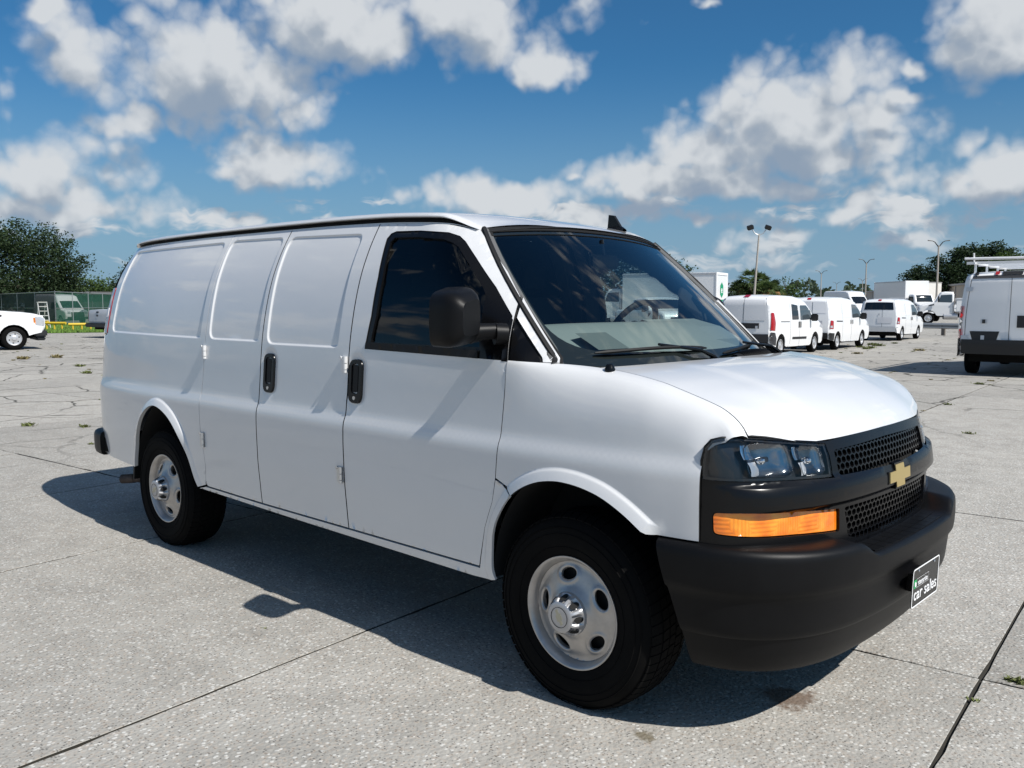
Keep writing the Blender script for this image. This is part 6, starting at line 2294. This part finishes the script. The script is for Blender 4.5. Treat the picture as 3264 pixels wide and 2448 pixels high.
# light poles
def flood_pole(label, u, d, H, lean=0.0):
    p = spot(u, d)
    t = thing('light_pole', label, 'light pole', (p[0], p[1], 0))
    right = Vector((_r.x, _r.y, 0))
    top = right * (lean * H) + Vector((0, 0, H))
    MB().tube([Vector((0, 0, 0)), top * .5, top], [.15, .12, .085], 10).build('pole', M_CONCPOLE, t)
    for s in (-1, 1):
        e = top + right * (s * .75) + Vector((0, 0, .45))
        MB().tube([top - Vector((0, 0, .15)), top + right * (s * .45) + Vector((0, 0, .05)), e], .05, 6).build('bracket', M_GALV, t)
        bm_ = MB()
        bm_.box(-.34, .34, -.25, .25, -.22, .24, .05)
        hd = bm_.build('flood_head', M_BGBLACK, t)
        hd.location = e + right * (s * .25) + Vector((0, 0, .25))
        hd.rotation_euler = (math.radians(20), math.radians(s * 18), math.atan2(right.y, right.x))


def twin_pole(label, u, d, H):
    p = spot(u, d)
    t = thing('street_lamp', label, 'street lamp', (p[0], p[1], 0), 0, 'twin-arm street lamps along the far road')
    right = Vector((_r.x, _r.y, 0))
    MB().tube([(0, 0, 0), (0, 0, H)], [.15, .095], 8).build('pole', M_CONCPOLE, t)
    for s in (-1, 1):
        MB().tube([Vector((0, 0, H - .2)), right * (s * .5) + Vector((0, 0, H + .42)), right * (s * .8) + Vector((0, 0, H + .56)), right * (s * 1.35) + Vector((0, 0, H + .62))], [.07, .055, .05, .075], 6).build('lamp_arm', M_BGBLACK, t)


flood_pole('leaning pole with two floodlights rising in front of the palms', 2399, 103, 9.6, .055)
twin_pole('tall twin-arm street lamp rising behind the box truck that faces the camera', 2984, 120, 8.9)
twin_pole('twin-arm street lamp rising above the high-roof van', 2757, 163, 8.9)
twin_pole('twin-arm street lamp standing between the bare tree and the high-roof van', 2615, 213, 8.9)
twin_pole('small distant street lamp just left of the lamp above the high-roof van', 2747, 280, 8.9)
twin_pole('small distant street lamp midway along the far tree line', 2665, 318, 8.9)
twin_pole('smallest distant street lamp near the bare tree', 2600, 365, 8.6)

# red sign
sp_ = spot(2456, 112)
sg_ = thing('red_sign', 'small red sign with pale marks above the fence below the palms', 'sign', (sp_[0], sp_[1], 0), facing(2456))
MB().box(-.04, .04, -.46, .46, 2.35, 2.98).build('board', pmat('sign_red', (.50, .05, .09), rough=.5), sg_, smooth=False)
for y in (-.4, .4):
    MB().tube([(-.05, y, 0), (-.05, y, 2.9)], .03, 6).build('post', M_GALV, sg_)
MB().box(.041, .045, -.36, .36, 2.44, 2.52).build('lettering_bar', pmat('sign_pink', (.75, .42, .45), rough=.5), sg_, smooth=False)
MB().box(.041, .045, -.08, .08, 2.64, 2.84).build('emblem', pmat('sign_pink', (.75, .42, .45), rough=.5), sg_, smooth=False)

# warehouse beyond the fence, dark shed at the left
M_WALL = pmat('tan_wall', (0.44, 0.39, 0.34), rough=.8, vary=(.5, .06))
M_ROOFG = pmat('roof_grey', (0.36, 0.35, 0.34), rough=.7)


def building(name, label, a, b, depth, h, wall, roof, ov, bays, over=.4):
    A, B = Vector((a[0], a[1], 0)), Vector((b[0], b[1], 0))
    t = thing(name, label, 'building', A)
    D = B - A
    n = Vector((-D.y, D.x, 0)).normalized()
    if n.dot(Vector((CAM_POS.x, CAM_POS.y, 0)) - A) > 0:
        n = -n
    q = [Vector((0, 0, 0)), D, D + n * depth, n * depth]
    for i in range(bays):
        p0, p1 = D * (i / bays + .001), D * ((i + 1) / bays - .001)
        MB().add([p0, p1, p1 + Vector((0, 0, h)), p0 + Vector((0, 0, h))], [(0, 1, 2, 3)]).build('wall_panel', wall, t, smooth=False)
    MB().add(q + [k + Vector((0, 0, h - .02)) for k in q], [(1, 2, 6, 5), (2, 3, 7, 6), (3, 0, 4, 7), (4, 5, 6, 7)]).build('wall', wall, t, smooth=False)
    e = D.normalized() * over
    o = [-e - n * over, D + e - n * over, D + e + n * (depth + over), -e + n * (depth + over)]
    rv_ = MB().add([k + Vector((0, 0, h)) for k in o] + [k + Vector((0, 0, h + ov)) for k in o], [(0, 3, 2, 1), (4, 5, 6, 7), (0, 1, 5, 4), (1, 2, 6, 5), (2, 3, 7, 6), (3, 0, 4, 7)])
    rv_.build('roof', roof, t, smooth=False)
    for i in range(bays + 1):
        p = D * (i / bays) - n * .04
        MB().tube([p, p + Vector((0, 0, h))], .06, 6).build('wall_rib', roof, t)
    return t


building('warehouse', 'long low tan warehouse behind the black fence at the right', spot(2762, 205), spot(3140, 128), 30, 4.4, M_WALL, M_ROOFG, .25, 12)
building('white_annex', 'small white block standing beside the box truck at the warehouse', spot(2908, 140), spot(2938, 139), 4, 4.85, pmat('annex_white', (.72, .70, .66), rough=.7), M_ROOFG, .1, 1, .05)
building('dark_shed', 'low dark open shed roof behind the green fence', spot(228, 118), spot(480, 122), 9, 2.9, pmat('shed_dark', (.02, .02, .022), rough=.9), pmat('shed_roof', (.10, .10, .105), rough=.8), .35, 4, .8)


# ---- trees
def leaf_mat(name, a, b):
    m = bpy.data.materials.new(name)
    m.use_nodes = True
    N = NT(m.node_tree)
    bs = N.n['Principled BSDF']
    t = N.add('ShaderNodeNewGeometry')
    f = N.noise(t.outputs['Position'], .9, 3.0, .6)
    f2 = N.math('ADD', N.math('MULTIPLY', f, .6), N.math('MULTIPLY', t.outputs['Random Per Island'], .4))
    N.put(bs.inputs['Base Color'], N.ramp(f2, [(.3, a), (.7, b)]))
    bs.inputs['Roughness'].default_value = .7
    bs.inputs['Specular IOR Level'].default_value = .2
    tl = N.add('ShaderNodeBsdfTranslucent', {'Color': (b[0] * 1.2, b[1] * 1.3, b[2], 1)})
    mx = N.add('ShaderNodeMixShader', {0: .22, 1: bs.outputs[0], 2: tl.outputs[0]})
    N.put(N.n['Material Output'].inputs[0], mx)
    return m


M_BARK = pmat('bark', (0.09, 0.075, 0.06), rough=.95, bump=(6, .6, .05))
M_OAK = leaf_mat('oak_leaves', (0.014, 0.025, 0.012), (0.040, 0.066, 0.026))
M_PINE = leaf_mat('dark_leaves', (0.012, 0.024, 0.013), (0.034, 0.058, 0.024))
M_SHRUB = leaf_mat('light_leaves', (0.03, 0.06, 0.016), (0.085, 0.13, 0.035))
M_PALM = leaf_mat('palm_leaves', (0.030, 0.055, 0.018), (0.10, 0.14, 0.05))
M_DEAD = leaf_mat('dead_fronds', (0.20, 0.10, 0.04), (0.40, 0.22, 0.10))
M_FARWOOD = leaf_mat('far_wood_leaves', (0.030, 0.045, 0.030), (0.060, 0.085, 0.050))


def tree(label, u, d, H, lobes, n, size, mat, trunk=.30, seed=1, name='tree', group=None, clump=.55, per=14, limbs=True):
    """lobes: (across, depth, height, radius across, radius up) in metres; leaves gathered in clumps near the lobes' surface"""
    p = spot(u, d)
    r = random.Random(seed)
    right = Vector((_r.x, _r.y, 0))
    fw = Vector((_f.x, _f.y, 0)).normalized()
    t = thing(name, label, 'tree', (p[0], p[1], 0), 0, group)
    tr = MB()
    base = [Vector((0, 0, 0)), Vector((r.uniform(-.2, .2), r.uniform(-.2, .2), H * .22)), Vector((r.uniform(-.4, .4), r.uniform(-.4, .4), H * .45))]
    tr.tube(base, [trunk, trunk * .8, trunk * .55], 8)
    if limbs:
        for (a, b_, z, ra, rz) in lobes:
            e = right * a + fw * b_ + Vector((0, 0, z))
            s0 = base[1].lerp(base[2], r.uniform(.1, 1))
            tr.tube([s0, s0.lerp(e, .5) + Vector((r.uniform(-.4, .4), r.uniform(-.4, .4), r.uniform(-.3, .5))), e], [trunk * .42, trunk * .25, trunk * .08], 6)
            for k in range(3):
                e2 = e + Vector((r.uniform(-ra, ra) * .7, r.uniform(-ra, ra) * .7, r.uniform(-rz, rz) * .6))
                tr.tube([s0.lerp(e, .6), e2], [trunk * .18, .02], 5)
    tr.build('trunk', M_BARK, t)
    vol = [ra * ra * rz for (_, _, _, ra, rz) in lobes]
    tot = sum(v ** .7 for v in vol)
    V, F = [], []
    for (a, b_, z, ra, rz), v in zip(lobes, vol):
        c0 = right * a + fw * b_ + Vector((0, 0, z))
        m = max(3, int(n / per * v ** .7 / tot))
        for i in range(m):
            q = Vector((r.gauss(0, 1), r.gauss(0, 1), r.gauss(0, 1))).normalized()
            k = r.uniform(.55, 1.06) if r.random() < .8 else r.uniform(.2, .6)
            cc = c0 + Vector((q.x * ra * k, q.y * ra * k, q.z * rz * k))
            cl = clump * r.uniform(.6, 1.4)
            for j in range(per):
                s = size * r.uniform(.6, 1.3)
                g_ = lambda q: max(-1.5, min(1.5, r.gauss(0, 1))) * q
                pp = cc + Vector((g_(cl), g_(cl), g_(cl * .7)))
                ax = Vector((r.gauss(0, 1), r.gauss(0, 1), r.gauss(0, .6))).normalized()
                bx = ax.cross(Vector((r.gauss(0, 1), r.gauss(0, 1), r.gauss(0, 1)))).normalized()
                i0 = len(V)
                V += [pp - ax * s * .5, pp + bx * s * .28 - ax * .05 * s, pp + ax * s * .5, pp - bx * s * .28]
                F.append((i0, i0 + 1, i0 + 2, i0 + 3))
    part('crown', V, F, mat, t, smooth=False)
    return t


rt = random.Random(21)
tree('broad dark oak standing behind the fence at the left', 90, 98, 11,
     [(-8, 0, 6.0, 4.2, 3.6), (-3.5, 1, 7.6, 3.8, 2.9), (.8, 0, 7.0, 3.4, 2.9), (3.2, -1, 5.8, 2.9, 2.6), (-5, -2, 3.6, 4.5, 2.4), (0, -2, 3.4, 4.4, 2.2), (4.2, 0, 4.2, 1.6, 1.5), (5.0, .5, 5.5, .9, .7), (3.0, 0, 2.6, 2.0, 1.4)], 38000, .26, M_OAK, .45, 1, name='oak_tree', clump=.50, per=40)
tree('rounded green tree behind the dark shed roof', 300, 135, 5.6, [(-1.5, 0, 3.8, 2.4, 1.7), (1.2, 0, 3.9, 2.0, 1.6), (-4.0, 0, 3.2, 2.2, 1.4)], 5000, .32, M_SHRUB, .2, 2)
tree('small tree peeping out at the rear corner of the big van', 400, 112, 7.0, [(-1.0, 0, 4.0, .9, .7), (.3, 0, 5.2, 1.0, 1.0), (1.6, 0, 6.2, 1.3, 1.2), (-.4, 0, 2.8, 1.0, .6)], 1500, .26, M_OAK, .16, 3, clump=.3)
tree('moss-hung oak seen through the van windscreen', 1960, 108, 10, [(-4, 0, 6.2, 3.6, 2.6), (0, 0, 7.2, 3.4, 2.6), (3.5, 0, 6.0, 3.2, 2.4), (6.5, 0, 5.2, 2.6, 2.0), (-1.5, -1, 4.6, 3.4, 1.6)], 9000, .36, M_OAK, .35, 4)
tree('dark rounded tree left of the tall street lamp', 2930, 150, 8.4, [(-1.6, 0, 5.6, 1.5, 1.5), (.3, 0, 6.4, 1.6, 1.5), (1.7, 0, 5.2, 1.2, 1.4), (-2.2, 0, 4.3, 1.2, .9), (2.4, 0, 4.2, 1.0, 1.0), (.2, 0, 4.6, 1.6, 1.0)], 4200, .40, M_PINE, .22, 5, clump=.40)
tree('tall dark open-crowned tree above the warehouse roof', 3045, 145, 11, [(-2.9, 0, 8.0, 1.1, .9), (-1.6, 0, 6.6, 1.7, 1.5), (.4, 0, 9.0, 1.8, 1.2), (.0, 0, 7.0, 2.2, 1.8), (2.2, 0, 9.3, 1.6, 1.1), (-3.6, 0, 5.4, 1.3, 1.3), (1.6, 0, 5.6, 2.2, 1.8), (-1.4, 0, 4.6, 2.0, 1.4)], 7800, .40, M_PINE, .30, 6, clump=.42)
tree('broad dark tree behind the roof rack of the tall van', 3135, 147, 11, [(-1.5, 0, 8.8, 1.8, 1.3), (.8, 0, 9.6, 1.9, 1.2), (3.0, 0, 8.7, 1.8, 1.4), (0, 0, 7.0, 2.8, 2.0), (3.6, 0, 6.6, 2.0, 1.6)], 7000, .40, M_PINE, .32, 7, clump=.42)
tree('green tree at the right edge behind the roof rack', 3232, 143, 9.8, [(-1.6, 0, 7.4, 1.9, 1.6), (1.0, 0, 7.0, 2.0, 1.6), (3.4, 0, 8.2, 1.9, 1.6), (.5, 0, 5.6, 2.6, 1.6)], 5600, .38, M_SHRUB, .30, 8, clump=.45)
tree('sparse twiggy tree right of the palms', 2520, 118, 5.4, [(-.6, 0, 3.4, .9, .8), (.6, 0, 3.8, .8, .7), (1.1, 0, 4.6, .4, .35), (-.9, 0, 4.7, .35, .3), (.1, 0, 2.6, 1.2, .8)], 900, .28, M_SHRUB, .14, 9, clump=.30)


def palm(label, u, d, H, seed, dead=0.0, R=1.5):
    p = spot(u, d)
    r = random.Random(seed)
    t = thing('palm_tree', label, 'palm tree', (p[0], p[1], 0), 0, 'cabbage palms by the flood pole')
    MB().tube([(0, 0, 0), (.1, 0, H * .5), (.15, .1, H)], [.22, .17, .16], 8).build('trunk', M_BARK, t)
    top = Vector((.15, .1, H))
    for nm, mat, cnt, e0, e1 in (('crown', M_PALM, 46, -.5, 1.3), ('dead_fronds', M_DEAD, int(18 * dead), -1.1, -.1)):
        if not cnt:
            continue
        V, F = [], []
        for k in range(cnt):
            a = r.uniform(0, 2 * math.pi)
            el = r.uniform(e0, e1)
            dirv = Vector((math.cos(a) * math.cos(el), math.sin(a) * math.cos(el), math.sin(el)))
            st = top + dirv * R * .45
            side = dirv.cross(Vector((0, 0, 1))).normalized()
            upv = side.cross(dirv).normalized()
            for j in range(13):
                b = (j / 12 - .5) * 2.5
                q = (dirv * math.cos(b) + side * math.sin(b)).normalized()
                ln = R * .62 * r.uniform(.8, 1.1) * (1 - .25 * abs(b) / 1.25)
                tip = st + q * ln - Vector((0, 0, .28 * ln * r.uniform(.5, 1.4)))
                w = .055
                sd = q.cross(upv).normalized() * w
                i0 = len(V)
                V += [st + q * .05, st + q * ln * .45 + sd + upv * .05, tip, st + q * ln * .45 - sd + upv * .05]
                F.append((i0, i0 + 1, i0 + 2, i0 + 3))
            i0 = len(V)
            V += [top, top + side * .02, st + side * .02, st]
            F.append((i0, i0 + 1, i0 + 2, i0 + 3))
        part(nm, V, F, mat, t, smooth=False)


palm('green cabbage palm farthest left beside the box truck', 2352, 108, 3.0, 1, 0, 2.0)
palm('tall green cabbage palm just left of the leaning pole', 2386, 108, 4.3, 2, .2, 2.1)
palm('green cabbage palm just right of the leaning pole', 2416, 110, 4.0, 3, .3, 2.0)
palm('cabbage palm hung with orange dead fronds', 2432, 106, 3.0, 4, 2.0, 1.9)
palm('small cabbage palm right of the dead fronds', 2455, 109, 3.4, 5, .9, 1.7)
palm('low cabbage palm at the right end of the clump', 2472, 112, 2.5, 6, .5, 1.5)
tree('dark bush under the palms', 2375, 114, 4.2, [(-1.4, 0, 2.2, 1.8, 1.9), (.6, 0, 2.6, 2.0, 2.0), (2.8, 0, 2.0, 1.7, 1.7)], 4200, .34, M_PINE, .15, 12, name='bush')

# the far wood that closes the horizon
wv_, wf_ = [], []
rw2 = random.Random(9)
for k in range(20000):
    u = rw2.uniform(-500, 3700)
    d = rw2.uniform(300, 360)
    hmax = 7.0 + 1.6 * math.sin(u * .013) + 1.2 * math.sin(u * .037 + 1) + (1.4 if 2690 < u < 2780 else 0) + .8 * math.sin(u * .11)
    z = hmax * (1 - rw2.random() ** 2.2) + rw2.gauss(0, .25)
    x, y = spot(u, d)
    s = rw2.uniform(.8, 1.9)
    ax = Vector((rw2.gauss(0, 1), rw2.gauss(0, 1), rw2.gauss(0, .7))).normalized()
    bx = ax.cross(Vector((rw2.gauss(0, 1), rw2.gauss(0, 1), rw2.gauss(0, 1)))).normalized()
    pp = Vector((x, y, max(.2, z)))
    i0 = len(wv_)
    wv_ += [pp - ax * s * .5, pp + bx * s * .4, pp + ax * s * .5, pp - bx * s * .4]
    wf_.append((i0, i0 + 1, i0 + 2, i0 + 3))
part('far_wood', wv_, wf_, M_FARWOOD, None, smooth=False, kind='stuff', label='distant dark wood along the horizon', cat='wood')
